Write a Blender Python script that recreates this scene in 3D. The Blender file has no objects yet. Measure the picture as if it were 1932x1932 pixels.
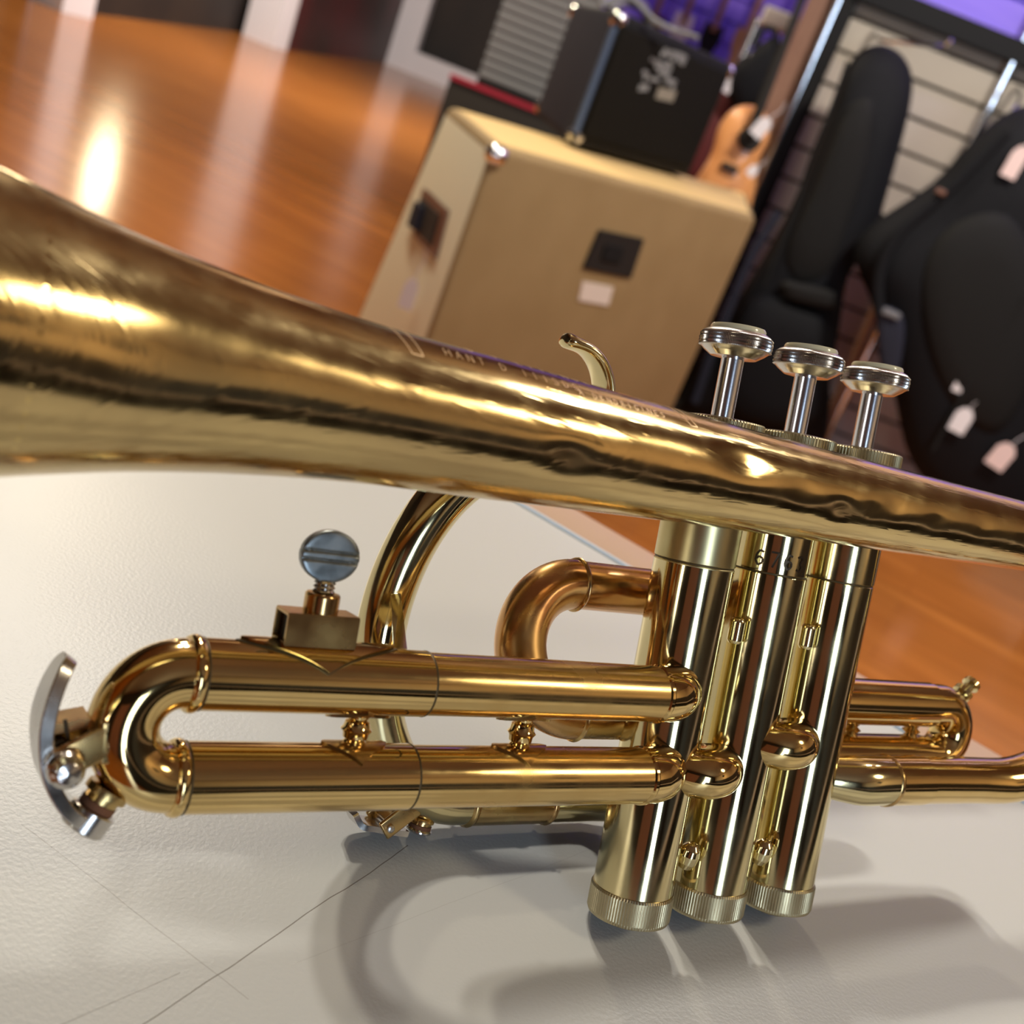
import bpy, bmesh, math, random
from mathutils import Vector, Matrix, noise
random.seed(7)
PI = math.pi
SC = bpy.context.scene
COL = SC.collection

# ------------------------------------------------------------------ camera model (solved from the photo)
W = Matrix(((0.9287276557, 0.3707626484, 0.0),
            (0.1354434056, -0.3392737567, 0.9308858157),
            (0.3451376904, -0.8645394014, -0.3653102765)))      # camera(right,down,forward) -> world
CAM = Vector((0, 0, 0.902)); F = 2155.0
TR = Matrix(((-0.8250373450, 0.5282151551, -0.2007539022),
             (-0.5650604561, -0.7683756623, 0.3005087728),
             (0.0044788755, 0.3613690516, 0.9324121129)))       # trumpet frame -> world
TT = Vector((0.06867917, 0.20575203, 0.75695))
TABLE = 0.75

def ray(px, py):
    return (W @ Vector(((px - 966) / F, (py - 966) / F, 1)))
def hz(px, py, z):
    d = ray(px, py); k = (z - CAM.z) / d.z
    return CAM + d * k
def hy(px, py, y):
    d = ray(px, py); k = y / d.y
    return CAM + d * k

# ------------------------------------------------------------------ materials
def mat(name, col, rough=.5, metal=0, spec=.5, noise_amt=0, nscale=20, bump=0, bscale=50, rvar=0, coat=0, col2=None, emis=None, estr=0, detail=4, stretch=None):
    m = bpy.data.materials.new(name); m.use_nodes = True
    nt = m.node_tree; N = nt.nodes; L = nt.links
    b = N['Principled BSDF']
    b.inputs['Base Color'].default_value = (*col, 1); b.inputs['Roughness'].default_value = rough
    b.inputs['Metallic'].default_value = metal; b.inputs['Specular IOR Level'].default_value = spec
    b.inputs['Coat Weight'].default_value = coat
    tc = N.new('ShaderNodeTexCoord'); src = tc.outputs['Object']
    if stretch:
        mp = N.new('ShaderNodeMapping'); mp.inputs['Scale'].default_value = stretch
        L.new(src, mp.inputs[0]); src = mp.outputs[0]
    if col2 is not None or noise_amt or rvar:
        n = N.new('ShaderNodeTexNoise'); n.inputs['Scale'].default_value = nscale; n.inputs['Detail'].default_value = detail
        L.new(src, n.inputs['Vector'])
        if col2 is not None:
            r = N.new('ShaderNodeValToRGB'); r.color_ramp.elements[0].position = .35; r.color_ramp.elements[1].position = .65
            r.color_ramp.elements[0].color = (*col, 1); r.color_ramp.elements[1].color = (*col2, 1)
            L.new(n.outputs['Fac'], r.inputs[0]); L.new(r.outputs[0], b.inputs['Base Color'])
        if rvar:
            mr = N.new('ShaderNodeMapRange'); mr.inputs['From Min'].default_value = .35; mr.inputs['From Max'].default_value = .7
            mr.inputs['To Min'].default_value = rough; mr.inputs['To Max'].default_value = rough + rvar
            L.new(n.outputs['Fac'], mr.inputs[0]); L.new(mr.outputs[0], b.inputs['Roughness'])
    if bump:
        n2 = N.new('ShaderNodeTexNoise'); n2.inputs['Scale'].default_value = bscale; n2.inputs['Detail'].default_value = 3
        L.new(src, n2.inputs['Vector'])
        bp = N.new('ShaderNodeBump'); bp.inputs['Strength'].default_value = bump; bp.inputs['Distance'].default_value = .0002
        L.new(n2.outputs['Fac'], bp.inputs['Height']); L.new(bp.outputs[0], b.inputs['Normal'])
    if emis:
        b.inputs['Emission Color'].default_value = (*emis, 1); b.inputs['Emission Strength'].default_value = estr
    return m

BR = (.80, .60, .27)
M = {}
M['brass'] = mat('lacquered_brass', BR, .07, 1, rvar=.06, nscale=90, col2=(.74, .54, .23))
M['brass_pale'] = mat('worn_pale_brass', (.76, .66, .38), .07, 1, rvar=.12, nscale=60, col2=(.70, .60, .33))
M['brass_satin'] = mat('satin_worn_brass', (.60, .52, .28), .30, 1, rvar=.12, nscale=80, col2=(.54, .45, .22))
M['brass_dark'] = mat('tarnished_brass', (.55, .34, .14), .18, 1, rvar=.15, nscale=120, col2=(.62, .45, .19))
M['copper'] = mat('copper_toned_brass', (.62, .33, .15), .16, 1, rvar=.2, nscale=110, col2=(.66, .42, .17))
M['cap'] = mat('knurled_cap_brass', (.50, .44, .28), .28, 1, rvar=.15, nscale=150)
M['nickel'] = mat('worn_nickel', (.62, .60, .57), .14, 1, rvar=.15, nscale=160)
M['steel'] = mat('steel_screw', (.20, .225, .23), .30, 1, rvar=.2, nscale=300, col2=(.28, .30, .30))
M['pearl'] = mat('cream_pearl', (.86, .79, .52), .2, 0, coat=.6)
M['stem'] = mat('polished_steel_stem', (.74, .75, .80), .2, 1)
M['cork'] = mat('cork', (.22, .09, .04), .8)
M['recess_shade'] = mat('dark_recess', (.012, .010, .008), .6)
M['line'] = mat('dark_seam_shadow', (.10, .07, .03), .5, .6)
M['engrave'] = mat('engraved_brass', (.9, .68, .40), .4, 1)
M['stamp'] = mat('stamped_digits', (.07, .05, .03), .4, .8)

def bell_material():
    m = bpy.data.materials.new('worn_bell_brass'); m.use_nodes = True
    nt = m.node_tree; N = nt.nodes; L = nt.links; b = N['Principled BSDF']
    b.inputs['Metallic'].default_value = 1
    tc = N.new('ShaderNodeTexCoord')
    def ns(scale, det, stretch=(1, 1, 1), rot=(0, 0, 0)):
        mp = N.new('ShaderNodeMapping'); mp.inputs['Scale'].default_value = stretch; mp.inputs['Rotation'].default_value = rot
        L.new(tc.outputs['Object'], mp.inputs[0])
        n = N.new('ShaderNodeTexNoise'); n.inputs['Scale'].default_value = scale; n.inputs['Detail'].default_value = det
        L.new(mp.outputs[0], n.inputs['Vector']); return n
    n1 = ns(60, 6, (.35, 1, 1))
    cr = N.new('ShaderNodeValToRGB'); e = cr.color_ramp.elements
    e[0].position = .33; e[0].color = (.56, .41, .20, 1); e[1].position = .66; e[1].color = (.74, .57, .27, 1)
    L.new(n1.outputs['Fac'], cr.inputs[0]); L.new(cr.outputs[0], b.inputs['Base Color'])
    n2 = ns(160, 5); mr = N.new('ShaderNodeMapRange')
    mr.inputs['From Min'].default_value = .4; mr.inputs['From Max'].default_value = .7
    mr.inputs['To Min'].default_value = .13; mr.inputs['To Max'].default_value = .21
    L.new(n2.outputs['Fac'], mr.inputs[0]); L.new(mr.outputs[0], b.inputs['Roughness'])
    # hairline scratches: thin bands of two stretched noises
    h = None
    for rot, sc in (((0, 0, .5), 2600), ((0, .7, -.3), 2000), ((.4, -.6, 1.0), 2300)):
        s = ns(sc, 1, (.06, 1, .06), rot)
        d = N.new('ShaderNodeMath'); d.operation = 'SUBTRACT'; d.inputs[1].default_value = .62; L.new(s.outputs['Fac'], d.inputs[0])
        a = N.new('ShaderNodeMath'); a.operation = 'MAXIMUM'; a.inputs[1].default_value = 0; L.new(d.outputs[0], a.inputs[0])
        if h is None: h = a
        else:
            q = N.new('ShaderNodeMath'); q.operation = 'ADD'; L.new(h.outputs[0], q.inputs[0]); L.new(a.outputs[0], q.inputs[1]); h = q
    n4 = ns(110, 3)
    q = N.new('ShaderNodeMath'); q.operation = 'MULTIPLY_ADD'; q.inputs[1].default_value = 2.6
    L.new(h.outputs[0], q.inputs[0])
    n5 = N.new('ShaderNodeMath'); n5.operation = 'MULTIPLY'; n5.inputs[1].default_value = .03; L.new(n4.outputs['Fac'], n5.inputs[0]); L.new(n5.outputs[0], q.inputs[2])
    bp = N.new('ShaderNodeBump'); bp.inputs['Strength'].default_value = .16; bp.inputs['Distance'].default_value = .0003
    L.new(q.outputs[0], bp.inputs['Height']); L.new(bp.outputs[0], b.inputs['Normal'])
    return m
M['bell'] = bell_material()

def wood_floor():
    m = bpy.data.materials.new('glossy_wood_floor'); m.use_nodes = True
    nt = m.node_tree; N = nt.nodes; L = nt.links; b = N['Principled BSDF']
    tc = N.new('ShaderNodeTexCoord'); mp = N.new('ShaderNodeMapping'); mp.inputs['Rotation'].default_value = (0, 0, math.radians(20))
    L.new(tc.outputs['Object'], mp.inputs[0])
    br = N.new('ShaderNodeTexBrick'); br.inputs['Scale'].default_value = 1
    br.inputs['Brick Width'].default_value = 1.2; br.inputs['Row Height'].default_value = .09; br.inputs['Mortar Size'].default_value = .001
    br.inputs['Color1'].default_value = (.46, .165, .035, 1); br.inputs['Color2'].default_value = (.40, .135, .028, 1)
    br.inputs['Mortar'].default_value = (.25, .08, .02, 1); br.offset = .37
    L.new(mp.outputs[0], br.inputs['Vector'])
    mp2 = N.new('ShaderNodeMapping'); mp2.inputs['Scale'].default_value = (1.2, 14, 1); L.new(mp.outputs[0], mp2.inputs[0])
    n = N.new('ShaderNodeTexNoise'); n.inputs['Scale'].default_value = 1.5; n.inputs['Detail'].default_value = 5
    L.new(mp2.outputs[0], n.inputs['Vector'])
    mx = N.new('ShaderNodeMix'); mx.data_type = 'RGBA'; mx.blend_type = 'MULTIPLY'; mx.inputs['Factor'].default_value = .55
    cr = N.new('ShaderNodeValToRGB'); cr.color_ramp.elements[0].color = (.55, .5, .45, 1); cr.color_ramp.elements[1].color = (1.2, 1.2, 1.2, 1)
    cr.color_ramp.elements[0].position = .3; cr.color_ramp.elements[1].position = .7
    L.new(n.outputs['Fac'], cr.inputs[0]); L.new(br.outputs['Color'], mx.inputs['A']); L.new(cr.outputs[0], mx.inputs['B'])
    L.new(mx.outputs['Result'], b.inputs['Base Color'])
    b.inputs['Roughness'].default_value = .20; b.inputs['Specular IOR Level'].default_value = .6
    n3 = N.new('ShaderNodeTexNoise'); n3.inputs['Scale'].default_value = 6; L.new(mp.outputs[0], n3.inputs['Vector'])
    bp = N.new('ShaderNodeBump'); bp.inputs['Strength'].default_value = .08; bp.inputs['Distance'].default_value = .004
    L.new(n3.outputs['Fac'], bp.inputs['Height']); L.new(bp.outputs[0], b.inputs['Normal'])
    return m
M['floor'] = wood_floor()

def table_material():
    m = bpy.data.materials.new('white_scratched_laminate'); m.use_nodes = True
    nt = m.node_tree; N = nt.nodes; L = nt.links; b = N['Principled BSDF']
    b.inputs['Roughness'].default_value = .38; b.inputs['Specular IOR Level'].default_value = .4
    tc = N.new('ShaderNodeTexCoord'); P = tc.outputs['Object']
    def math_(op, a, c=None, d=None):
        q = N.new('ShaderNodeMath'); q.operation = op
        for i, v in enumerate((a, c, d)):
            if v is None: continue
            if isinstance(v, (int, float)): q.inputs[i].default_value = v
            else: L.new(v, q.inputs[i])
        return q.outputs[0]
    nz = N.new('ShaderNodeTexNoise'); nz.inputs['Scale'].default_value = 45; L.new(P, nz.inputs['Vector'])
    sep = N.new('ShaderNodeSeparateXYZ'); L.new(P, sep.inputs[0])
    tot = None
    for (p0, p1, w, s, wob) in (((270, 1935), (770, 1595), .00011, .75, .0022), ((50, 1960), (340, 1835), .00009, .45, .001),
                           ((40, 1555), (470, 1885), .00009, .35, .0012), ((560, 1815), (1175, 1580), .0001, .10, .001)):
        a = hz(*p0, TABLE); c = hz(*p1, TABLE); d = (c - a); ln = d.length; d /= ln; nx, ny = -d.y, d.x
        dist = math_('ADD', math_('MULTIPLY', sep.outputs[0], nx), math_('MULTIPLY', sep.outputs[1], ny))
        dist = math_('SUBTRACT', dist, a.x * nx + a.y * ny)
        dist = math_('ADD', dist, math_('MULTIPLY', math_('SUBTRACT', nz.outputs['Fac'], .5), wob))
        t = math_('SUBTRACT', math_('ADD', math_('MULTIPLY', sep.outputs[0], d.x), math_('MULTIPLY', sep.outputs[1], d.y)), a.x * d.x + a.y * d.y)
        k = math_('LESS_THAN', math_('ABSOLUTE', dist), w)
        k = math_('MULTIPLY', k, math_('MULTIPLY', math_('GREATER_THAN', t, 0.0), math_('LESS_THAN', t, ln)))
        k = math_('MULTIPLY', k, s)
        tot = k if tot is None else math_('MAXIMUM', tot, k)
    mx = N.new('ShaderNodeMix'); mx.data_type = 'RGBA'; L.new(tot, mx.inputs['Factor'])
    mx.inputs['A'].default_value = (.73, .75, .72, 1); mx.inputs['B'].default_value = (.16, .13, .10, 1)
    L.new(mx.outputs['Result'], b.inputs['Base Color'])
    n2 = N.new('ShaderNodeTexNoise'); n2.inputs['Scale'].default_value = 1100; n2.inputs['Detail'].default_value = 2; L.new(P, n2.inputs['Vector'])
    bp = N.new('ShaderNodeBump'); bp.inputs['Strength'].default_value = .35; bp.inputs['Distance'].default_value = .0002
    L.new(n2.outputs['Fac'], bp.inputs['Height']); L.new(bp.outputs[0], b.inputs['Normal'])
    return m
M['table'] = table_material()
M['table_highlight'] = mat('pale_blue_highlight', (.70, .84, 1.0), .3, 0)
M['table_band'] = mat('beige_table_band', (.66, .46, .32), .4)
M['leg'] = mat('grey_metal', (.25, .25, .25), .4, .8)
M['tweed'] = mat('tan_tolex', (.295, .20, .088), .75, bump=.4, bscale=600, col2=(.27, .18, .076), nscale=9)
M['tweed_side'] = mat('side_tone_tolex', (.82, .80, .60), .6, bump=.4, bscale=600)  # lighter tone than the front, used on the side and back faces
M['tweed_top'] = mat('top_tone_tolex', (.74, .52, .22), .5, bump=.4, bscale=600)  # separate tone for the top face
M['piping'] = mat('cream_piping', (.60, .50, .28), .5)
M['chrome'] = mat('chrome', (.85, .86, .9), .12, 1)
M['black'] = mat('black_vinyl', (.008, .008, .009), .7, spec=.2)
M['blackcloth'] = mat('black_grille_cloth', (.009, .008, .0065), .9, spec=.1)
M['navy'] = mat('dark_vinyl_side', (.022, .024, .038), .8, spec=.15)
M['nylon'] = mat('black_nylon', (.0065, .007, .009), .7, bump=.5, bscale=60, spec=.16)
M['nylon2'] = mat('charcoal_nylon', (.011, .011, .011), .75, spec=.18)
M['mark'] = mat('grey_white_print', (.22, .225, .23), .6)
M['tan_mark'] = mat('beige_label', (.24, .22, .18), .6)
M['paper'] = mat('white_paper', (.82, .80, .84), .6)
M['pinkpaper'] = mat('pale_pink_paper', (.80, .62, .60), .6)
M['white'] = mat('white_paint', (.68, .66, .70), .5)
M['wallboard'] = mat('cream_slatwall', (.50, .44, .36), .55, col2=(.46, .40, .33), nscale=2)
M['groove'] = mat('dark_groove', (.035, .028, .020), .7)
M['violet'] = mat('violet_light_boards', (.22, .14, .80), .5, stretch=(1, 1, 14), nscale=2, col2=(.30, .20, .88))  # violet light on the boards is put into their base colour
M['beam'] = mat('black_beam', (.007, .007, .007), .6, spec=.2)
M['bluehighlight'] = mat('blue_black_highlight', (.06, .09, .16), .4)
M['capdark'] = mat('dull_knurled_brass', (.40, .35, .21), .3, 1, rvar=.15, nscale=150)
M['creamlabel'] = mat('cream_label', (.72, .64, .56), .6)
M['darkwall'] = mat('dark_wall', (.020, .016, .015), .6, col2=(.035, .025, .02), nscale=1.2, spec=.25)
M['darkwall2'] = mat('dark_maroon_wall', (.018, .014, .014), .5, col2=(.07, .012, .014), nscale=1.0)
M['brownwall'] = mat('brown_upper_wall', (.50, .37, .23), .7)
M['redwall'] = mat('dark_red_cloth', (.10, .01, .012), .7)
M['red'] = mat('crimson_trim', (.35, .012, .04), .5)
M['greypanel'] = mat('grey_corrugated', (.17, .175, .19), .6)
M['spruce'] = mat('orange_spruce', (.80, .36, .13), .35, coat=.3)
M['mahog'] = mat('brown_wood', (.22, .10, .055), .5, col2=(.28, .14, .08), nscale=8)
M['hole'] = mat('black_hole', (.01, .008, .006), .7)
M['bluechrome'] = mat('blue_tinted_metal', (.22, .36, .85), .3, .6)
M['ceiling'] = mat('warm_ceiling', (.25, .18, .13), .8)
M['brass_worn'] = mat('worn_lacquer_brass', (.80, .60, .27), .09, 1, rvar=.22, nscale=70, col2=(.72, .50, .20))
M['redbrown'] = mat('red_brown_paint', (.36, .18, .14), .7)
M['housing'] = mat('lamp_housing', (.04, .04, .04), .5)
M['handle'] = mat('brown_handle_plate', (.16, .07, .04), .4)

# ------------------------------------------------------------------ mesh helpers
def link(name, bm, m, parent=None, smooth=35, scale=1.0, mats=None):
    if scale != 1.0: bmesh.ops.scale(bm, vec=(scale,) * 3, verts=bm.verts)
    bmesh.ops.recalc_face_normals(bm, faces=bm.faces)
    me = bpy.data.meshes.new(name); bm.to_mesh(me); bm.free()
    for x in (mats or [m]): me.materials.append(x)
    if smooth:
        me.shade_smooth(); me.set_sharp_from_angle(angle=math.radians(smooth))
    o = bpy.data.objects.new(name, me); COL.objects.link(o)
    if parent: o.parent = parent
    return o
def tagit(o, label, cat, group=None):
    o['label'] = label; o['category'] = cat
    if group: o['group'] = group
    return o
def empty(name, loc=(0, 0, 0), rz=0, label=None, cat=None, group=None):
    o = bpy.data.objects.new(name, None); COL.objects.link(o); o.location = loc; o.rotation_euler = (0, 0, rz)
    o.empty_display_size = .05
    if label: tagit(o, label, cat, group)
    return o
def struct(name, bm, m, parent=None, smooth=0, **k):
    o = link(name, bm, m, parent, smooth, **k)
    if not parent: o['kind'] = 'structure'
    return o
def box(bm, c, s, rot=None, mi=0, bev=0):
    r = bmesh.ops.create_cube(bm, size=1)
    vs = r['verts']; fs = set(f for v in vs for f in v.link_faces)
    bmesh.ops.scale(bm, vec=s, verts=vs)
    if bev:
        es = set(e for v in vs for e in v.link_edges)
        r = bmesh.ops.bevel(bm, geom=list(es), offset=bev, segments=3, affect='EDGES', profile=.5)
        vs = list(set(v for f in r['faces'] for v in f.verts) | set(v for v in vs if v.is_valid))
        allv = set(vs)
        fs = set(f for v in allv for f in v.link_faces)
        vs = list(set(v for f in fs for v in f.verts))
    if rot: bmesh.ops.rotate(bm, cent=(0, 0, 0), matrix=rot, verts=vs)
    bmesh.ops.translate(bm, vec=c, verts=vs)
    for f in fs: f.material_index = mi
    return vs
def frames(pts):
    T = []
    for i in range(len(pts)):
        a = pts[max(i - 1, 0)]; b = pts[min(i + 1, len(pts) - 1)]; T.append((b - a).normalized())
    u = T[0].orthogonal().normalized(); out = []
    for i, t in enumerate(T):
        u = (u - t * u.dot(t)).normalized(); out.append((t, u, t.cross(u)))
    return out
def tube(bm, pts, r, seg=32, caps=True, mod=None):
    pts = [Vector(p) for p in pts]; fr = frames(pts)
    rr = r if isinstance(r, (list, tuple)) else [r] * len(pts)
    rings = []
    for p, (t, u, v), q in zip(pts, fr, rr):
        ring = []
        for k in range(seg):
            a = 2 * PI * k / seg; ring.append(bm.verts.new(p + (u * math.cos(a) + v * math.sin(a)) * q))
        rings.append(ring)
    for a, b in zip(rings, rings[1:]):
        for k in range(seg):
            bm.faces.new((a[k], a[(k + 1) % seg], b[(k + 1) % seg], b[k]))
    if caps: bm.faces.new(rings[0]); bm.faces.new(rings[-1])
    return rings
def lathe(bm, prof, org=(0, 0, 0), axis=(0, 0, 1), seg=48, rfun=None):
    """prof: (r, h) along axis"""
    pp = [prof[0]]
    for (a, b) in zip(prof, prof[1:]):
        l = math.hypot(b[0] - a[0], b[1] - a[1])
        if l > 1.2:
            for q in (.2 / l, 1 - .2 / l): pp.append((a[0] + (b[0] - a[0]) * q, a[1] + (b[1] - a[1]) * q))
        pp.append(b)
    prof = pp
    ax = Vector(axis).normalized(); u = ax.orthogonal().normalized()
    if abs(ax.z) > .99: u = Vector((1, 0, 0))
    v = ax.cross(u); org = Vector(org); rings = []
    for (r, h) in prof:
        ring = []
        for k in range(seg):
            a = 2 * PI * k / seg; q = r if rfun is None else rfun(r, h, k, a)
            ring.append(bm.verts.new(org + ax * h + (u * math.cos(a) + v * math.sin(a)) * q))
        rings.append(ring)
    for a, b in zip(rings, rings[1:]):
        for k in range(seg): bm.faces.new((a[k], a[(k + 1) % seg], b[(k + 1) % seg], b[k]))
    bm.faces.new(rings[0]); bm.faces.new(rings[-1])
def arc(c, r, a0, a1, y0, y1=None, n=24, sq=1):
    """arc in the X-Z plane of the trumpet frame, angle from +X towards +Z (degrees)"""
    out = []
    for i in range(n + 1):
        t = i / n; a = math.radians(a0 + (a1 - a0) * t)
        out.append((c[0] + r * math.cos(a) * sq, y0 if y1 is None else y0 + (y1 - y0) * (1 - math.cos(PI * t)) / 2, c[1] + r * math.sin(a)))
    return out
def line(a, b, n=8, ends=True):
    a = Vector(a); b = Vector(b)
    return [tuple(a + (b - a) * (i / n)) for i in range(0 if ends else 1, n + 1)]
def interp(x, xs, ys):
    # monotone-ish cubic (Catmull) interpolation
    if x <= xs[0]: return ys[0]
    if x >= xs[-1]: return ys[-1]
    for i in range(len(xs) - 1):
        if x <= xs[i + 1]: break
    def sl(j):
        if j <= 0: return (ys[1] - ys[0]) / (xs[1] - xs[0])
        if j >= len(xs) - 1: return (ys[-1] - ys[-2]) / (xs[-1] - xs[-2])
        return (ys[j + 1] - ys[j - 1]) / (xs[j + 1] - xs[j - 1])
    h = xs[i + 1] - xs[i]; t = (x - xs[i]) / h
    return ((2 * t**3 - 3 * t**2 + 1) * ys[i] + (t**3 - 2 * t**2 + t) * h * sl(i) + (-2 * t**3 + 3 * t**2) * ys[i + 1] + (t**3 - t**2) * h * sl(i + 1))

# ================================================================== TRUMPET
MM = .001
trumpet = bpy.data.objects.new('trumpet', None); COL.objects.link(trumpet); trumpet.empty_display_size = .03
m4 = TR.to_4x4(); m4.translation = TT; trumpet.matrix_world = m4
tagit(trumpet, 'worn dented brass trumpet standing on its valve caps on the white table', 'trumpet')
def P(name, bm, m, parent=trumpet, smooth=40, mats=None):
    return link(name, bm, M[m] if m else None, parent, smooth, MM, mats)

# ---- bell
KX = [-96, -60, -20, 20, 50, 80, 110, 135, 155, 175, 192, 206, 217, 224, 226]
KR = [6.3, 7.35, 8.14, 8.88, 9.68, 10.80, 11.9, 14.5, 18.4, 23.6, 31, 41, 52, 61, 63]
def bell_axis(x): return (20 + .003 * (x - 20), 87.53 + .015 * (x - 20))
DENTS = [(39, 17, 5.5, 15, .55), (34.5, 26, 3.0, 10, -.10), (75.5, -13, 4.0, 13, .38), (13, -13, 3.6, 14, .42), (-1, 3, 4, 16, .30), (5, -6, 2.5, 12, .25), (-14, -4, 3, 12, .2),
         (141, 3, 11, 30, .85), (56, 2, 8, 20, .18), (-28, 5, 4, 18, .22), (92.7, -60, 2.2, 9, .25), (-45, -3, 5, 16, .15), (120, -6, 8, 24, .12), (24, -2, 4, 15, .18)]
def bell_r(x, phi):
    r = interp(x, KX, KR)
    for dx, dp, sx, sp, A in DENTS:
        e = (x - dx) / sx; g = ((phi - dp + 180) % 360 - 180) / sp
        if abs(e) < 4 and abs(g) < 4: r -= A * math.exp(-e * e - g * g)
    if x < 170:
        r += .02 * noise.noise(Vector((x * .09, math.cos(math.radians(phi)) * 1.4, math.sin(math.radians(phi)) * 1.4)))
    return r
bm = bmesh.new(); rings = []
xs = []; x = -96.0
while x < 226: xs.append(x); x += .8 if x < 175 else 1.4
xs.append(226); SEG = 180
def bell_pt(x, phi, off=0):
    cy, cz = bell_axis(x); r = bell_r(x, phi) + off; a = math.radians(phi)
    return Vector((x, cy + r * math.cos(a), cz + r * math.sin(a)))
for x in xs: rings.append([bm.verts.new(bell_pt(x, 360 * k / SEG)) for k in range(SEG)])
# rolled rim and inner wall
rim = [(226.9, 63.4), (227.6, 62.6), (227.3, 61.6), (226, 61.2), (223.5, 59.8), (216.5, 51.2), (205.5, 40.2), (191.5, 30.2), (174.5, 21.9), (165, 18.8), (154.5, 15.9), (144, 13.6), (135, 12.2), (110, 10.2)]
for (x, r) in rim:
    cy, cz = bell_axis(x); rings.append([bm.verts.new((x, cy + r * math.cos(2 * PI * k / SEG), cz + r * math.sin(2 * PI * k / SEG))) for k in range(SEG)])
for a, b in zip(rings, rings[1:]):
    for k in range(SEG): bm.faces.new((a[k], a[(k + 1) % SEG], b[(k + 1) % SEG], b[k]))
bm.faces.new(rings[0]); bm.faces.new(rings[-1])
bell = P('bell', bm, 'bell', smooth=60)

def surf_poly(bm, pts, w, lift=.035):
    """thin engraved stroke on the bell; pts = (x, phi)"""
    for (a, b) in zip(pts, pts[1:]):
        n = max(1, int(math.hypot(b[0] - a[0], (b[1] - a[1]) * .18) / .6)); prev = None
        for i in range(n + 1):
            t = i / n; x = a[0] + (b[0] - a[0]) * t; ph = a[1] + (b[1] - a[1]) * t
            dx = b[0] - a[0]; dp = (b[1] - a[1]) * .18; l = math.hypot(dx, dp) or 1
            nx, npb = -dp / l * w / 2, dx / l * w / 2 / .18
            v1 = bm.verts.new(bell_pt(x + nx, ph + npb, lift)); v2 = bm.verts.new(bell_pt(x - nx, ph - npb, lift))
            if prev: bm.faces.new((prev[0], v1, v2, prev[1]))
            prev = (v1, v2)
bm = bmesh.new()
for pts in ([(106.0, 100), (104.6, 60), (103.6, 44), (101.8, 44), (102.6, 62), (103.4, 100)],
            [(53.0, 100), (51.6, 62), (50.2, 46), (48.8, 46), (50.0, 62), (51.0, 100)]):
    surf_poly(bm, pts, .16)
GL = {'H': [[(0, 0), (0, 1)], [(.7, 0), (.7, 1)], [(0, .5), (.7, .5)]], 'A': [[(0, 0), (.35, 1), (.7, 0)], [(.15, .4), (.55, .4)]],
      'N': [[(0, 0), (0, 1), (.7, 0), (.7, 1)]], 'T': [[(0, 1), (.7, 1)], [(.35, 1), (.35, 0)]], 'D': [[(0, 0), (0, 1), (.45, .9), (.65, .5), (.45, .1), (0, 0)]],
      'I': [[(.3, 0), (.3, 1)]], 'S': [[(.65, .9), (.2, 1), (0, .75), (.6, .35), (.45, 0), (0, .1)]], 'L': [[(0, 1), (0, 0), (.6, 0)]],
      'R': [[(0, 0), (0, 1), (.55, .9), (.5, .55), (0, .5), (.65, 0)]], 'B': [[(0, 0), (0, 1), (.5, .85), (.1, .5), (.6, .25), (0, 0)]],
      'O': [[(.35, 0), (0, .3), (0, .7), (.35, 1), (.7, .7), (.7, .3), (.35, 0)]], 'G': [[(.65, .85), (.3, 1), (0, .6), (.2, 0), (.65, .1), (.65, .45), (.4, .45)]],
      'E': [[(.6, 1), (0, 1), (0, 0), (.6, 0)], [(0, .5), (.5, .5)]], ' ': [], '.': [[(.2, 0), (.3, .1)]]}
def bell_text(bm, s, x0, phi, h, pitch, w):
    x = x0
    for ch in s:
        for st in GL[ch]:
            surf_poly(bm, [(x - a * h * .8, phi + b * h / .18) for a, b in st], w)
        x -= pitch
bell_text(bm, 'HANT D IIISDS', 97.6, 52.5, 1.7, 1.95, .13)
bell_text(bm, 'A DBNDRIGINES', 73.6, 47.5, 1.25, 1.42, .14)
bell_text(bm, 'D T LIILNDL', 92.0, 73, 1.6, 2.2, .14)
P('engraving', bm, 'engrave', bell, smooth=0)
# bright rub lines round the throat, seam ring
bm = bmesh.new(); surf_poly(bm, [(153.2, p) for p in range(-48, 62, 6)], .5, .012)
P('seam', bm, 'brass', bell, smooth=0)

# ---- bell bow (rear crook) down to the first valve
bm = bmesh.new()
pts = [(-96, 19.6, 85.8)]; zc = (85.8 + 25.2) / 2; rr = (85.8 - 25.2) / 2
for i in range(1, 33):
    a = PI / 2 + PI * i / 32; t = i / 32
    pts.append((-97 + 13 * t + rr * math.cos(a), 19.6 + (4 - 19.6) * t, zc + rr * math.sin(a)))
pts += [(-76, 3.4, 25.2), (-60, 3.0, 25.2), (-46, 3, 25.2)]
tube(bm, pts, [6.3] + [6.3 - .7 * i / 32 for i in range(1, 33)] + [5.6] * 3, 40)
bow = P('bell_bow', bm, 'brass')
bm = bmesh.new(); tube(bm, line((-58, 3, 25.2), (-46, 3, 25.2), 6), 5.85, 40); P('sleeve', bm, 'brass', bow)
bm = bmesh.new(); tube(bm, [(-46.6, 3, 25.2), (-46.2, 3, 25.2), (-45.6, 3, 25.2), (-45.2, 3, 25.2)], [5.8, 6.05, 6.05, 5.8], 40); P('ferrule', bm, 'brass_dark', bow)
bm = bmesh.new()
tube(bm, [(-46, 3, 25.2), (-40, 3, 25.2), (-36.5, 2.8, 25.2), (-33.5, 2.0, 25.2), (-30.5, .8, 25.2), (-27, -.5, 25.2)], [5.75, 5.75, 5.6, 5.2, 4.9, 4.6], 40)
P('valve_knuckle', bm, 'brass_pale', bow)

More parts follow.
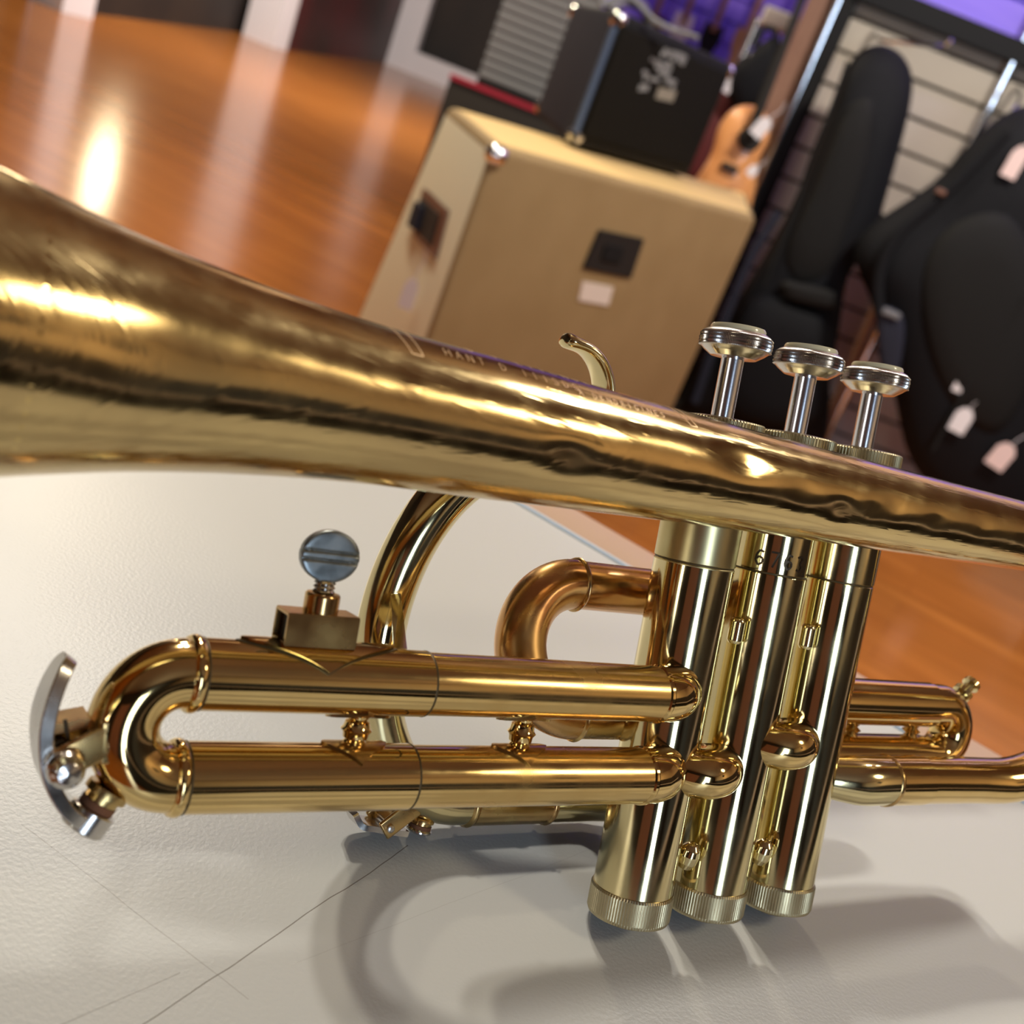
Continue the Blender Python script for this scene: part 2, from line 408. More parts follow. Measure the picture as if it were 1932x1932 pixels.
# ---- leadpipe + mouthpiece receiver + finger hook
bm = bmesh.new()
tube(bm, line((-150, -22, 84.5), (49.2, -22, 84.5), 20), [4.8 + .3 * i / 20 for i in range(21)], 32)
lead = P('leadpipe', bm, 'brass')
bm = bmesh.new(); lathe(bm, [(5.6, 0), (6.2, 1), (6.2, 3), (5.7, 4), (6.0, 30), (6.6, 31), (6.6, 34), (5.4, 35)], (-150, -22, 84.5), (-1, 0, 0), 40)
P('mouthpiece_receiver', bm, 'nickel', lead)
bm = bmesh.new(); lathe(bm, [(4.6, 34), (4.9, 50), (7, 62), (12.5, 72), (13.6, 78), (13.6, 80), (12, 81.5), (9.5, 80.5), (6, 72), (2, 66)], (-150, -22, 84.5), (-1, 0, 0), 48)
P('mouthpiece', bm, 'nickel', lead)
bm = bmesh.new()
hk = [(33.2, -22, 88), (33.6, -22, 93), (33.8, -22, 97.5), (34.4, -22, 101.5), (36.0, -22, 105), (38.6, -22, 107.6), (41.6, -22, 108.8), (44.3, -22, 109.0), (46.8, -22, 109.6)]
fr = hk
prev = None
for i, p in enumerate(hk):
    a = Vector(hk[max(i - 1, 0)]); b = Vector(hk[min(i + 1, len(hk) - 1)]); t = (b - a).normalized(); nrm = Vector((-t.z, 0, t.x))
    w = 4.0 * (1 - .35 * (i / 8) ** 3); th = 1.5 + (.35 if i == 8 else 0); ring = []
    for k in range(16):
        q = 2 * PI * k / 16; ring.append(bm.verts.new(Vector(p) + nrm * th * math.sin(q) + Vector((0, 1, 0)) * w * math.cos(q)))
    if prev:
        for k in range(16): bm.faces.new((prev[k], prev[(k + 1) % 16], ring[(k + 1) % 16], ring[k]))
    else: bm.faces.new(ring)
    prev = ring
bm.faces.new(prev)
hook = P('finger_hook', bm, 'brass_pale')
md = hook.modifiers.new('s', 'SUBSURF'); md.levels = 2; md.render_levels = 2

# ---- main tuning slide (large bend) on the far side
YT, YB, ZT, ZB, XC = -22.0, -27.0, 84.5, 10.6, 49.2
Rm = (ZT - ZB) / 2; zm = (ZT + ZB) / 2
bend = []
for i in range(0, 49):
    a = PI / 2 - PI * i / 48; s = math.sin(a)
    bend.append((XC + Rm * .69 * math.cos(a), (YT + YB) / 2 + (YT - YB) / 2 * s, zm + Rm * s))
bm = bmesh.new(); tube(bm, line((36, YT, ZT), (XC - .3, YT, ZT), 3) + bend + line((XC - .3, YB, ZB), (14, YB, ZB), 6) + [(8, -26, ZB), (3, -22, ZB), (0, -15, ZB), (0, -6, ZB)], 4.95, 40)
ms = P('main_tuning_slide', bm, 'brass_pale')
for x in (46, 26):
    bm = bmesh.new(); tube(bm, line((x, YB, ZB), (x + 1.6, YB, ZB), 4), [5.0, 5.45, 5.55, 5.45, 5.0], 40); P('ferrule', bm, 'brass_dark', ms)
bm = bmesh.new(); tube(bm, line((26, YB, ZB), (46, YB, ZB), 4), 5.2, 40); P('sleeve', bm, 'brass_dark', ms)

# ---- inner loop with coppery tarnish
bm = bmesh.new()
y1, y2, z1, z2, xc = -15.5, -8.0, 60.6, 35.6, 37.4
L_ = math.hypot(y1 - y2, z1 - z2) / 2
ib = []
for i in range(0, 41):
    a = PI / 2 - PI * i / 40; s = math.sin(a); ib.append((xc + L_ * math.cos(a), (y1 + y2) / 2 + (y1 - y2) / 2 * s, (z1 + z2) / 2 + (z1 - z2) / 2 * s))
tube(bm, ib, 5.2, 40); inner = P('tuning_loop', bm, 'copper')
bm = bmesh.new(); tube(bm, line((xc + .2, y1, z1), (16, y1, z1), 5) + [(10, y1 + 1, z1), (4, y1 + 6, z1)], 5.0, 40); P('loop_tube', bm, 'copper', inner)
bm = bmesh.new(); tube(bm, line((xc + .2, y2, z2), (24, y2, z2), 5), 5.0, 40); P('loop_tube', bm, 'brass_dark', inner)
for (y, z) in ((y1, z1), (y2, z2)):
    bm = bmesh.new(); tube(bm, line((xc - .8, y, z), (xc + .6, y, z), 4), [5.0, 5.5, 5.65, 5.5, 5.0], 40); P('ferrule', bm, 'brass_dark', inner)

# ---- valves
def knurl(n, amp):
    def f(r, h, k, a):
        return r - (amp if (k % 4) in (0, 1) else 0)
    return f
for xi, nm in ((20.5, 3), (0, 2), (-20.5, 1)):
    bm = bmesh.new()
    lathe(bm, [(7.9, 1.5), (8.15, 2.2), (8.15, 69.6), (8.0, 69.75), (8.0, 70.05), (8.2, 70.2), (8.25, 93.6), (7.0, 93.8)], (xi, 0, 0), seg=72)
    for f in bm.faces:
        c = f.calc_center_median()
        f.material_index = 1 if c.z > (66 if nm == 3 else 92) else 0
        if abs(c.z - 69.9) < .12: f.material_index = 2
    vc = P('valve_casing', bm, None, mats=[M['brass_pale'], M['brass_satin'], M['line']])
    bm = bmesh.new()
    lathe(bm, [(5.0, -5.0), (5.6, -4.4), (7.0, -4.1), (8.3, -3.6), (8.57, -3.0), (8.57, 1.8), (8.3, 2.3), (7.2, 2.4)], (xi, 0, 0), seg=360,
          rfun=lambda r, h, k, a: r - (.11 if (k % 4) in (0, 1) and -3.1 <= h <= 1.9 else 0))
    P('bottom_cap', bm, 'cap', vc, smooth=25)
    bm = bmesh.new()
    lathe(bm, [(8.0, 93.2), (8.5, 93.4), (8.5, 94.4), (8.0, 94.6), (8.75, 94.8), (8.85, 95.2), (8.85, 98.5), (8.5, 98.8), (5.0, 99.2), (2.6, 99.2)], (xi, 0, 0), seg=320,
          rfun=lambda r, h, k, a: r - (.16 if (k % 4) in (0, 1) and 94.7 <= h <= 98.6 else 0))
    P('top_cap', bm, 'capdark', vc, smooth=25)
    bm = bmesh.new(); lathe(bm, [(2.3, 98), (2.3, 111.4)], (xi, 0, 0), seg=40); P('piston_stem', bm, 'stem', vc)
    bm = bmesh.new()
    def kr(r, h, k, a):
        return r + (.17 * math.sin(70 * a + h * 4.2) * math.sin(70 * a - h * 4.2) if 112.9 < h < 115.6 else 0)
    pr = [(2.4, 110.9), (4.6, 111.2), (6.1, 112.2), (6.75, 112.8)] + [(7.1 + .12 * math.sin(PI * j / 9), 113.0 + 2.5 * j / 9) for j in range(10)] + [(6.7, 115.9), (6.0, 116.3), (5.7, 116.4), (5.3, 116.0)]
    lathe(bm, pr, (xi, 0, 0), seg=560, rfun=kr)
    P('finger_button', bm, 'nickel', vc, smooth=80)
    bm = bmesh.new(); lathe(bm, [(5.5, 115.9), (5.55, 116.9), (5.3, 117.35), (4.9, 117.4), (4.4, 117.1), (.3, 117.0)], (xi, 0, 0), seg=64)
    P('pearl_inlay', bm, 'pearl', vc)
    if nm == 2:     # serial number stamped into the middle casing
        bm = bmesh.new()
        DG = {'6': [(.62, .9), (.3, 1), (.05, .7), (0, .3), (.3, 0), (.62, .2), (.6, .48), (.3, .58), (.03, .4)], '7': [(0, 1), (.65, 1), (.25, 0)],
              '3': [(0, .9), (.35, 1), (.62, .78), (.3, .54), (.62, .3), (.35, 0), (0, .1)]}
        for j, ch in enumerate('6763'):
            base = [24, 45, 66, 86][j]
            for (a, b) in zip(DG[ch], DG[ch][1:]):
                q = []
                for (u, v) in (a, b):
                    ph = math.radians(base + u * 17); q.append((ph, 71.3 + v * 3.1))
                dx = (q[1][0] - q[0][0]) * 8.2; dz = q[1][1] - q[0][1]; l = math.hypot(dx, dz) or 1; w = .22
                nx, nz = -dz / l * w / 8.2, dx / l * w
                vs = []
                for (ph, z, s) in ((*q[0], 1), (*q[1], 1), (*q[1], -1), (*q[0], -1)):
                    pp = ph + nx * s; zz = z + nz * s; vs.append(bm.verts.new((xi + 8.29 * math.cos(pp), 8.29 * math.sin(pp), zz)))
                bm.faces.new(vs)
        P('serial_number', bm, 'stamp', vc, smooth=0)

# casing connectors and knuckles between the valves
def ball_tube(a, b, r):
    bm = bmesh.new(); tube(bm, line(a, b, 4), r, 24); return bm
for z, y in ((57.5, 4.6), (10.4, 4.6)):
    for x in ((10.2, -10.2) if z > 50 else (11.3, -9.4)):
        bm = bmesh.new()
        lathe(bm, [(.2, -2.7), (1.2, -2.6), (1.6, -2.0), (1.6, 2.0), (1.2, 2.6), (.2, 2.7)] if z > 50 else [(.2, -3.0), (1.5, -2.8), (2.1, -1.5), (2.2, .2), (1.9, 1.6), (1.0, 2.6), (.2, 2.8)],
              (x, y, z), (.0, 0, 1) if z > 50 else (0, .25, 1), 28)
        P('casing_stud', bm, 'brass_pale')
for x, z in ((12.0, 28.4), (-8.6, 34.4)):
    bm = bmesh.new()
    pts = [(x + 9, -1, z), (x + 5.6, 4.6, z), (x + 2.6, 7.0, z), (x, 7.3, z), (x - 2.6, 6.2, z), (x - 5.2, 3.6, z), (x - 7.5, -1, z)]
    # smooth
    sp = []
    for i in range(len(pts) - 1):
        p0 = Vector(pts[max(i - 1, 0)]); p1 = Vector(pts[i]); p2 = Vector(pts[i + 1]); p3 = Vector(pts[min(i + 2, len(pts) - 1)])
        for j in range(6):
            t = j / 6; sp.append(tuple(.5 * ((2 * p1) + (-p0 + p2) * t + (2 * p0 - 5 * p1 + 4 * p2 - p3) * t * t + (-p0 + 3 * p1 - 3 * p2 + p3) * t**3)))
    sp.append(pts[-1])
    tube(bm, sp, 5.0, 36); P('valve_knuckle', bm, 'brass')

# ---- third valve slide, nearest to the camera
Y3, ZU, ZL, XU = 9.0, 44.78, 28.75, 121.8
rU = (ZU - ZL) / 2
bm = bmesh.new()
tube(bm, line((XU - 3, Y3, ZU), (XU, Y3, ZU), 2) + arc((XU, (ZU + ZL) / 2), rU, 90, -90, Y3, n=36)[1:] + line((XU, Y3, ZL), (XU - 3, Y3, ZL), 2)[1:], 5.25, 44)
ts = P('third_valve_slide', bm, 'brass')
for z in (ZU, ZL):
    bm = bmesh.new(); tube(bm, line((82.2, Y3, z), (XU - .8, Y3, z), 10), 5.5, 44); P('outer_sleeve', bm, 'brass', ts)
    bm = bmesh.new(); tube(bm, line((31.5, Y3, z), (82.2, Y3, z), 10), 5.3, 44); P('inner_tube', bm, 'brass_worn', ts)
    bm = bmesh.new(); tube(bm, line((81.9, Y3, z), (82.3, Y3, z), 2), [5.52, 5.56, 5.5], 44); P('seam_ring', bm, 'line', ts)
    bm = bmesh.new()
    tube(bm, [(XU - 1.8, Y3, z), (XU - 1.7, Y3, z), (XU - 1.3, Y3, z), (XU - .8, Y3, z), (XU - .3, Y3, z), (XU + .1, Y3, z), (XU + .2, Y3, z)], [5.3, 5.6, 5.85, 5.95, 5.85, 5.6, 5.3], 44)
    P('ferrule', bm, 'brass', ts)
    bm = bmesh.new(); tube(bm, [(XU - 1.95, Y3, z), (XU - 1.7, Y3, z)], 5.62, 44); P('seam_ring', bm, 'line', ts)
    bm = bmesh.new(); tube(bm, [(31.2, Y3, z), (31.5, Y3, z), (32.1, Y3, z), (32.4, Y3, z)], [5.3, 5.6, 5.6, 5.3], 44); P('ferrule', bm, 'brass', ts)
    bm = bmesh.new()
    kp = [(31.4, Y3, z), (29.4, Y3 - .1, z), (27.2, Y3 - .8, z), (25.2, Y3 - 2.2, z), (23.6, Y3 - 4.2, z), (22.6, Y3 - 6.4, z), (22, 0, z)]
    tube(bm, kp, [5.35, 5.4, 5.4, 5.3, 5.1, 4.9, 4.8], 40); P('valve_knuckle', bm, 'brass', ts)

def diamond(bm, xc, y0, z0, r, cen, hx, ha, th=.45, n=14):
    """diamond-shaped plate hugging a tube along X; cen and ha in degrees (0 = +Y, 90 = +Z)"""
    top = []; bot = []
    for i in range(-n, n + 1):
        t = i / n; w = (1 - abs(t)) ** .8 * ha * (1 - .12 * math.sin(PI * abs(t))) + .6
        row = []; rowb = []
        for j in range(-8, 9):
            a = math.radians(cen + w * j / 8)
            row.append(bm.verts.new((xc + hx * t, y0 + (r + th) * math.cos(a), z0 + (r + th) * math.sin(a))))
            rowb.append(bm.verts.new((xc + hx * t, y0 + (r - .1) * math.cos(a), z0 + (r - .1) * math.sin(a))))
        top.append(row); bot.append(rowb)
    for i in range(len(top) - 1):
        for j in range(16):
            bm.faces.new((top[i][j], top[i][j + 1], top[i + 1][j + 1], top[i + 1][j])); bm.faces.new((bot[i][j], bot[i + 1][j], bot[i + 1][j + 1], bot[i][j + 1]))
        bm.faces.new((top[i][0], top[i + 1][0], bot[i + 1][0], bot[i][0])); bm.faces.new((top[i][16], bot[i][16], bot[i + 1][16], top[i + 1][16]))
    for e in (0, -1):
        for j in range(16): bm.faces.new((top[e][j], bot[e][j], bot[e][j + 1], top[e][j + 1]))
for xb in (92.7, 60.6):
    rt = 5.5 if xb > 82 else 5.3
    bm = bmesh.new(); zc = (ZU + ZL) / 2; g = (ZU - ZL) / 2 - rt
    lathe(bm, [(1.7, -g - .3), (1.9, -g + .5), (1.55, -g + .9), (2.05, -g + 1.2), (2.2, -.5), (2.6, 0), (2.2, .5), (2.05, g - 1.2), (1.5, g - .9), (1.8, g - .4), (1.8, g + .3)], (xb, Y3, zc), seg=36)
    br = P('slide_brace', bm, 'brass')
    bm = bmesh.new(); diamond(bm, xb, Y3, ZU, rt, -90, 5.8, 38); P('brace_flange', bm, 'brass_dark', br)
    bm = bmesh.new(); diamond(bm, xb, Y3, ZL, rt, 90, 5.8, 52); P('brace_flange', bm, 'brass_dark', br)

# ---- lyre holder: square tube, nut, thumbscrew
bm = bmesh.new(); diamond(bm, 101.5, Y3, ZU, 5.5, 90, 13.0, 66, .7); lf = P('lyre_holder', bm, 'brass')
bm = bmesh.new(); diamond(bm, 101.5, Y3, ZU, 5.5, 90, 13.7, 69, .15); P('solder_shadow', bm, 'line', lf)  # slightly larger dark plate paints the shadow around the flange
bm = bmesh.new(); bx0, bx1, bz0, bh, by0, by1 = 96.6, 108.6, 50.4, 5.2, Y3 - 2.9, Y3 + 2.9
def rectring(x, i):
    return [bm.verts.new(v) for v in ((x, by0 + i, bz0 + i), (x, by1 - i, bz0 + i), (x, by1 - i, bz0 + bh - i), (x, by0 + i, bz0 + bh - i))]
R_ = [rectring(bx0, 0), rectring(bx1, 0), rectring(bx1, .55), rectring(bx0, .55)]
for a, b in zip(R_, R_[1:] + R_[:1]):
    for k in range(4): bm.faces.new((a[k], a[(k + 1) % 4], b[(k + 1) % 4], b[k]))
bmesh.ops.bevel(bm, geom=[e for e in bm.edges], offset=.12, segments=2, affect='EDGES')
P('lyre_socket', bm, 'brass_dark', lf)
bm = bmesh.new(); box(bm, ((bx0 + bx1) / 2 - .3, Y3, bz0 + bh / 2), (bx1 - bx0 - 1.6, 4.6, bh - 1.1)); P('socket_shade', bm, 'recess_shade', lf, smooth=0)  # near-black block in the hollow paints the shade inside the socket
zn = bz0 + bh; sx = 102.4
bm = bmesh.new(); lathe(bm, [(2.75, -.2), (2.8, 0), (2.8, 2.7), (2.6, 3.0), (1.8, 3.1), (1.8, 2.2)], (sx, Y3, zn), seg=48); P('threaded_collar', bm, 'brass_dark', lf)
bm = bmesh.new(); lathe(bm, [(1.45 + (.32 if (j % 2) else 0), zn + 1.6 + j * .34) for j in range(11)], (sx, Y3, 0), seg=36)
P('thumbscrew_thread', bm, 'nickel', lf, smooth=20)
bm = bmesh.new()
# flattened disc head facing the player's left, two file grooves across
nr, na = 44, 96; zc = zn + 8.9; Rh = 4.75
def hd(u, v):
    g = 0
    for c0 in (.85, -.75):
        g += .34 * math.exp(-((v - c0) / .26) ** 2)
    return g
for side in (1, -1):
    rows = []
    for i in range(nr + 1):
        rr = Rh * i / nr; row = []
        for k in range(na):
            a = 2 * PI * k / na; u = rr * math.cos(a); v = rr * math.sin(a)
            th = 1.05 * (1 - .22 * (i / nr) ** 14) - hd(u, v) * (1 if rr < Rh * .97 else .8)
            if i == nr: th = min(th, .75)
            row.append(bm.verts.new((sx + u, Y3 + side * th, zc + v * .87)))
        rows.append(row)
    for i in range(nr):
        for k in range(na): bm.faces.new((rows[i][k], rows[i][(k + 1) % na], rows[i + 1][(k + 1) % na], rows[i + 1][k]))
    if side == 1: r1 = rows[-1]
    else:
        for k in range(na): bm.faces.new((r1[k], r1[(k + 1) % na], rows[-1][(k + 1) % na], rows[-1][k]))
bmesh.ops.remove_doubles(bm, verts=bm.verts, dist=.002)
bmesh.ops.rotate(bm, cent=(sx, Y3, zc), matrix=Matrix.Rotation(math.radians(-4), 3, 'Z'), verts=bm.verts)
P('thumbscrew_head', bm, 'steel', lf)

# brace plate from third slide to the tuning slide bend
bm = bmesh.new()
a0, a1, b0, b1 = Vector((86.2, 4.5, 49.4)), Vector((83.4, 4.0, 49.4)), Vector((76.6, -19, 54.5)), Vector((74.4, -19.5, 55.0))
for off in (0, .8):
    pass
vs = [bm.verts.new(v) for v in (a0, a1, b1, b0)]; vt = [bm.verts.new(v + Vector((0, .3, -.9))) for v in (a0, a1, b1, b0)]
bm.faces.new(vs); bm.faces.new(vt[::-1])
for k in range(4): bm.faces.new((vs[k], vs[(k + 1) % 4], vt[(k + 1) % 4], vt[k]))
P('cross_brace', bm, 'brass_pale', smooth=0)

# ---- water key builder: lever band swept in XZ, extruded along Y
def band(bm, pts, y0, y1, th, taper=0):
    n = len(pts); prev = None
    for i, (x, z) in enumerate(pts):
        a = pts[max(i - 1, 0)]; b = pts[min(i + 1, n - 1)]; t = Vector((b[0] - a[0], 0, b[1] - a[1])).normalized(); nn = Vector((-t.z, 0, t.x))
        q = i / (n - 1); k = 1 - taper * (max(0, 1 - 2 * q) ** 2) - .25 * taper * max(0, 2 * q - 1) ** 3; c = (y0 + y1) / 2; h = (y1 - y0) / 2 * k; ring = []
        for (s, u) in ((1, 1), (1, -1), (-1, -1), (-1, 1)):
            ring.append(bm.verts.new(Vector((x, c + h * u, z)) + nn * th / 2 * s))
        if prev:
            for k2 in range(4): bm.faces.new((prev[k2], prev[(k2 + 1) % 4], ring[(k2 + 1) % 4], ring[k2]))
        else: bm.faces.new(ring)
        prev = ring
    bm.faces.new(prev)
def spline(pts, n=6):
    out = []
    for i in range(len(pts) - 1):
        p0 = pts[max(i - 1, 0)]; p1 = pts[i]; p2 = pts[i + 1]; p3 = pts[min(i + 2, len(pts) - 1)]
        for j in range(n):
            t = j / n; out.append(tuple(.5 * (2 * b + (-a + c) * t + (2 * a - 5 * b + 4 * c - d) * t * t + (-a + 3 * b - 3 * c + d) * t**3) for a, b, c, d in zip(p0, p1, p2, p3)))
    out.append(tuple(pts[-1])); return out
CT = TR.transposed() @ (CAM - TT) * 1000
def back(px, py, y):
    d = TR.transposed() @ ray(px, py); k = (y - CT.y) / d.y; q = CT + d * k
    return (q.x, q.z)
lv = spline([back(*q, Y3) for q in ((134, 1240), (116, 1262), (94, 1310), (80, 1365), (80, 1420), (92, 1468), (118, 1512), (150, 1540))], 5)
bm = bmesh.new(); band(bm, lv, Y3 - 4.6, Y3 + 4.2, 2.0, .72)
wk = P('water_key', bm, 'nickel')
md = wk.modifiers.new('b', 'BEVEL'); md.width = .0004; md.segments = 3
cx, cz = back(207, 1486, Y3); ex, ez = back(168, 1540, Y3); ax = (ex - cx, 0, ez - cz)
bm = bmesh.new(); lathe(bm, [(3.2, 0), (3.3, .4), (3.3, 1.2), (2.6, 1.3), (2.6, 2.2)], (cx, Y3, cz), ax, 40); P('cork_seat', bm, 'brass_dark', wk)
bm = bmesh.new(); lathe(bm, [(2.5, 2.2), (2.7, 2.3), (2.7, 3.4), (2.5, 3.5)], (cx, Y3, cz), ax, 40); P('cork', bm, 'cork', wk)
bm = bmesh.new(); lathe(bm, [(3.1, 3.5), (3.4, 3.7), (3.4, 6.6), (3.1, 6.9), (.5, 7.0)], (cx, Y3, cz), ax, 40); P('cork_cup', bm, 'nickel', wk)
# saddle bracket between bend and pivot
px_, pz_ = back(121, 1446, Y3 + 4.2)
bm = bmesh.new()
s0 = Vector((XU + rU + 3.2, Y3, (ZU + ZL) / 2 - 1.5)); s1 = Vector((px_, Y3, pz_ + .3))
for sgn in (1, -1):
    d = (s1 - s0); mid = (s0 + s1) / 2; ang = math.atan2(d.z, d.x)
    box(bm, mid + Vector((0, 3.6 * sgn, 0)), (d.length + 2.5, 1.2, 4.6), Matrix.Rotation(-ang, 3, 'Y'), bev=.3)
box(bm, s0 + Vector((-.4, 0, 0)), (2.0, 8.4, 6.4), Matrix.Rotation(.1, 3, 'Y'), bev=.4)
P('key_saddle', bm, 'brass_dark', wk)
bm = bmesh.new(); lathe(bm, [(1.0, -6.2), (1.0, 3.6), (1.9, 4.0), (2.55, 4.6), (2.7, 5.6), (2.4, 6.8), (1.6, 7.7), (.3, 8.0)], (px_, Y3, pz_), (0, 1, 0), 36); P('pivot_screw', bm, 'nickel', wk)
bm = bmesh.new()
q0 = back(88, 1366, Y3 - 2); q1 = back(165, 1352, Y3 - 2)
band(bm, [q0, ((q0[0] + q1[0]) / 2, (q0[1] + q1[1]) / 2), q1], Y3 - 5, Y3 + 1, 1.4); P('key_strap', bm, 'copper', wk, smooth=0)
bm = bmesh.new()
w0 = back(119, 1352, Y3); w1 = back(124, 1392, Y3); w2 = back(108, 1392, Y3); w3 = back(94, 1404, Y3)
tube(bm, [(a, Y3 + 1.5, b) for a, b in spline([w0, w1, w2, w3], 5)], .3, 10)
coil = [(px_ + 1.7 * math.cos(t * .5), Y3 - 2.5 + t * .09, pz_ + 1.7 * math.sin(t * .5)) for t in range(56)]
tube(bm, coil, .28, 8); P('key_spring', bm, 'stamp', wk)

# far water key under the tuning slide
lv = spline([back(*q, YB) for q in ((664, 1530), (674, 1550), (694, 1554), (722, 1559), (760, 1565))], 5)
bm = bmesh.new(); band(bm, lv, YB - 3, YB + 3, 1.2, .4); w2k = P('water_key', bm, 'nickel')
cx, cz = back(798, 1540, YB); ex, ez = back(783, 1585, YB); ax = Vector((ex - cx, 0, ez - cz)); cl = ax.length
k_ = cl / 5.2
bm = bmesh.new(); lathe(bm, [(2.5, 0), (2.7, .3), (2.7, .9), (2.3, 1.0), (2.3, 1.5)], (cx, YB, cz), ax, 36); P('cork_seat', bm, 'brass_dark', w2k)
bm = bmesh.new(); lathe(bm, [(2.3, 1.5), (2.45, 1.6), (2.45, 2.4)], (cx, YB, cz), ax, 36); P('cork', bm, 'cork', w2k)
bm = bmesh.new(); lathe(bm, [(2.5, 2.4), (2.8, 2.7), (2.8, 3.0), (2.5, 3.3), (.4, 3.4)], (cx, YB, cz), ax, 36); P('cork_cup', bm, 'nickel', w2k)
hx_, hz_ = back(733, 1560, YB + 3); ux_, uz_ = back(775, 1528, YB + 3)
bm = bmesh.new(); d = Vector((ux_ - hx_, 0, uz_ - hz_)); ang = math.atan2(d.z, d.x)
for sgn in (1, -1):
    box(bm, Vector(((hx_ + ux_) / 2, YB + 3.2 * sgn, (hz_ + uz_) / 2)), (d.length + 3, .9, 4.2), Matrix.Rotation(-ang, 3, 'Y'), bev=.4)
P('key_saddle', bm, 'brass_dark', w2k)
bm = bmesh.new(); lathe(bm, [(.8, -4.4), (.8, 4.3), (.5, 4.5)], (hx_, YB, hz_), (0, 1, 0), 24); P('pivot_screw', bm, 'nickel', w2k)

# ---- first valve slide at the back
Y1 = -10.0; zu, zl, xe = 40.2, 26.6, -77.5; ru = (zu - zl) / 2
bm = bmesh.new()
tube(bm, line((-27, Y1 + 6, zu), (-30, Y1 + 1, zu), 1) + line((-33, Y1, zu), (xe, Y1, zu), 8) + [(xe - ru * math.sin(PI * i / 30), Y1, (zu + zl) / 2 + ru * math.cos(PI * i / 30)) for i in range(1, 31)] + line((xe, Y1, zl), (-28, Y1, zl), 8)[1:], 5.3, 40)
fs = P('first_valve_slide', bm, 'brass')
for z in (zu, zl):
    bm = bmesh.new(); tube(bm, line((-33, Y1, z), (-73, Y1, z), 6), 5.6, 40); P('outer_sleeve', bm, 'brass', fs)
for xb in (-47, -69):
    bm = bmesh.new(); lathe(bm, [(1.4, -1.9), (1.9, -1.5), (1.3, -.8), (2.3, 0), (1.3, .8), (1.9, 1.5), (1.4, 1.9)], (xb, Y1, (zu + zl) / 2), seg=28); P('slide_brace', bm, 'brass_dark', fs)
kx, kz = back(1806, 1316, Y1); k2x, k2z = back(1836, 1288, Y1)
bm = bmesh.new(); ax = Vector((k2x - kx, 0, k2z - kz)); ll = ax.length
lathe(bm, [(1.6, -2.0), (1.6, .1 * ll), (2.5, .22 * ll), (2.6, .42 * ll), (1.3, .55 * ll), (1.4, .7 * ll), (2.3, .8 * ll), (2.2, .98 * ll), (.6, 1.05 * ll)], (kx, Y1, kz), ax, 32)
P('pull_knob', bm, 'brass_pale', fs)

# ================================================================== TABLE
e0 = hz(989, 958, TABLE); e1 = hz(1187, 1065, TABLE)
s0 = hz(1116, 970, TABLE); s1 = hz(1640, 1275, TABLE); s2 = hz(1880, 1412, TABLE)
dirv = (s2 - s0).normalized(); nrm = Vector((-dirv.y, dirv.x, 0))
if nrm.y < 0: nrm = -nrm
far_c = s1                     # on the outer edge
dB = (far_c - e0).dot(nrm)     # band width measured at the blue line
band_w = max(.008, min(.03, (far_c - (e0 + e1) / 2).dot(nrm)))
rc_ = (Vector((.02, .15, TABLE)) - far_c).dot(dirv) + .25
A0 = far_c - dirv * 1.15; A1 = far_c + dirv * rc_; depth = (far_c.dot(nrm) - .07)
table = empty('display_table', ((A0 + A1) / 2 - nrm * depth / 2 - Vector((0, 0, TABLE)))[:], math.atan2(dirv.y, dirv.x), 'white laminate table under the brass trumpet, finely scratched top', 'table')
Lx = (A1 - A0).length
def tb(name, c, s, m, bev=0, smooth=0):
    bm = bmesh.new(); box(bm, c, s, bev=bev); return link(name, bm, M[m], table, smooth)
bw = band_w
top = tb('tabletop', (0, -bw / 2 - .0008, TABLE - .013), (Lx, depth - bw - .0016, .026), 'table', .0012, 40)
# the top's object space must match the world for its scratches: bake the offset into the mesh
for v in top.data.vertices:
    v.co = table.matrix_basis @ v.co
top.matrix_parent_inverse = table.matrix_basis.inverted()
tb('edge_trim', (0, depth / 2 - bw - .0008, TABLE - .0125), (Lx, .0016, .0262), 'table_highlight')  # thin strip painted pale blue as the highlight along the tabletop edge
tb('edge_band', (0, depth / 2 - bw / 2, TABLE - .014), (Lx, bw, .026), 'table_band', .001, 40)
tb('apron', (0, 0, TABLE - .06), (Lx - .12, depth - .12, .068), 'leg')
for sx_ in (1, -1):
    for sy_ in (1, -1):
        tb('leg', (sx_ * (Lx / 2 - .09), sy_ * (depth / 2 - .09), (TABLE - .09) / 2), (.045, .045, TABLE - .09), 'leg')

# ================================================================== ROOM
def plane_box(name, a, b, m, **k):
    bm = bmesh.new(); c = [(a[i] + b[i]) / 2 for i in range(3)]; s = [abs(b[i] - a[i]) for i in range(3)]
    box(bm, c, s); return struct(name, bm, M[m], **k)
plane_box('floor', (-6, -3.6, -.05), (4.2, 16, 0), 'floor')
plane_box('ceiling', (-6, -3.6, 3.2), (4.2, 16, 3.25), 'ceiling')
plane_box('wall_right', (4.0, -3.6, 1.75), (4.1, 16, 3.2), 'brownwall')
plane_box('wall_right_lower', (3.97, -3.6, 0), (4.1, 3.8, 1.75), 'darkwall')
plane_box('wall_rear', (-6, -3.6, 0), (4.2, -3.5, 3.2), 'darkwall')
plane_box('wall_back', (-6, 15.2, 0), (4.2, 15.3, 3.2), 'darkwall')
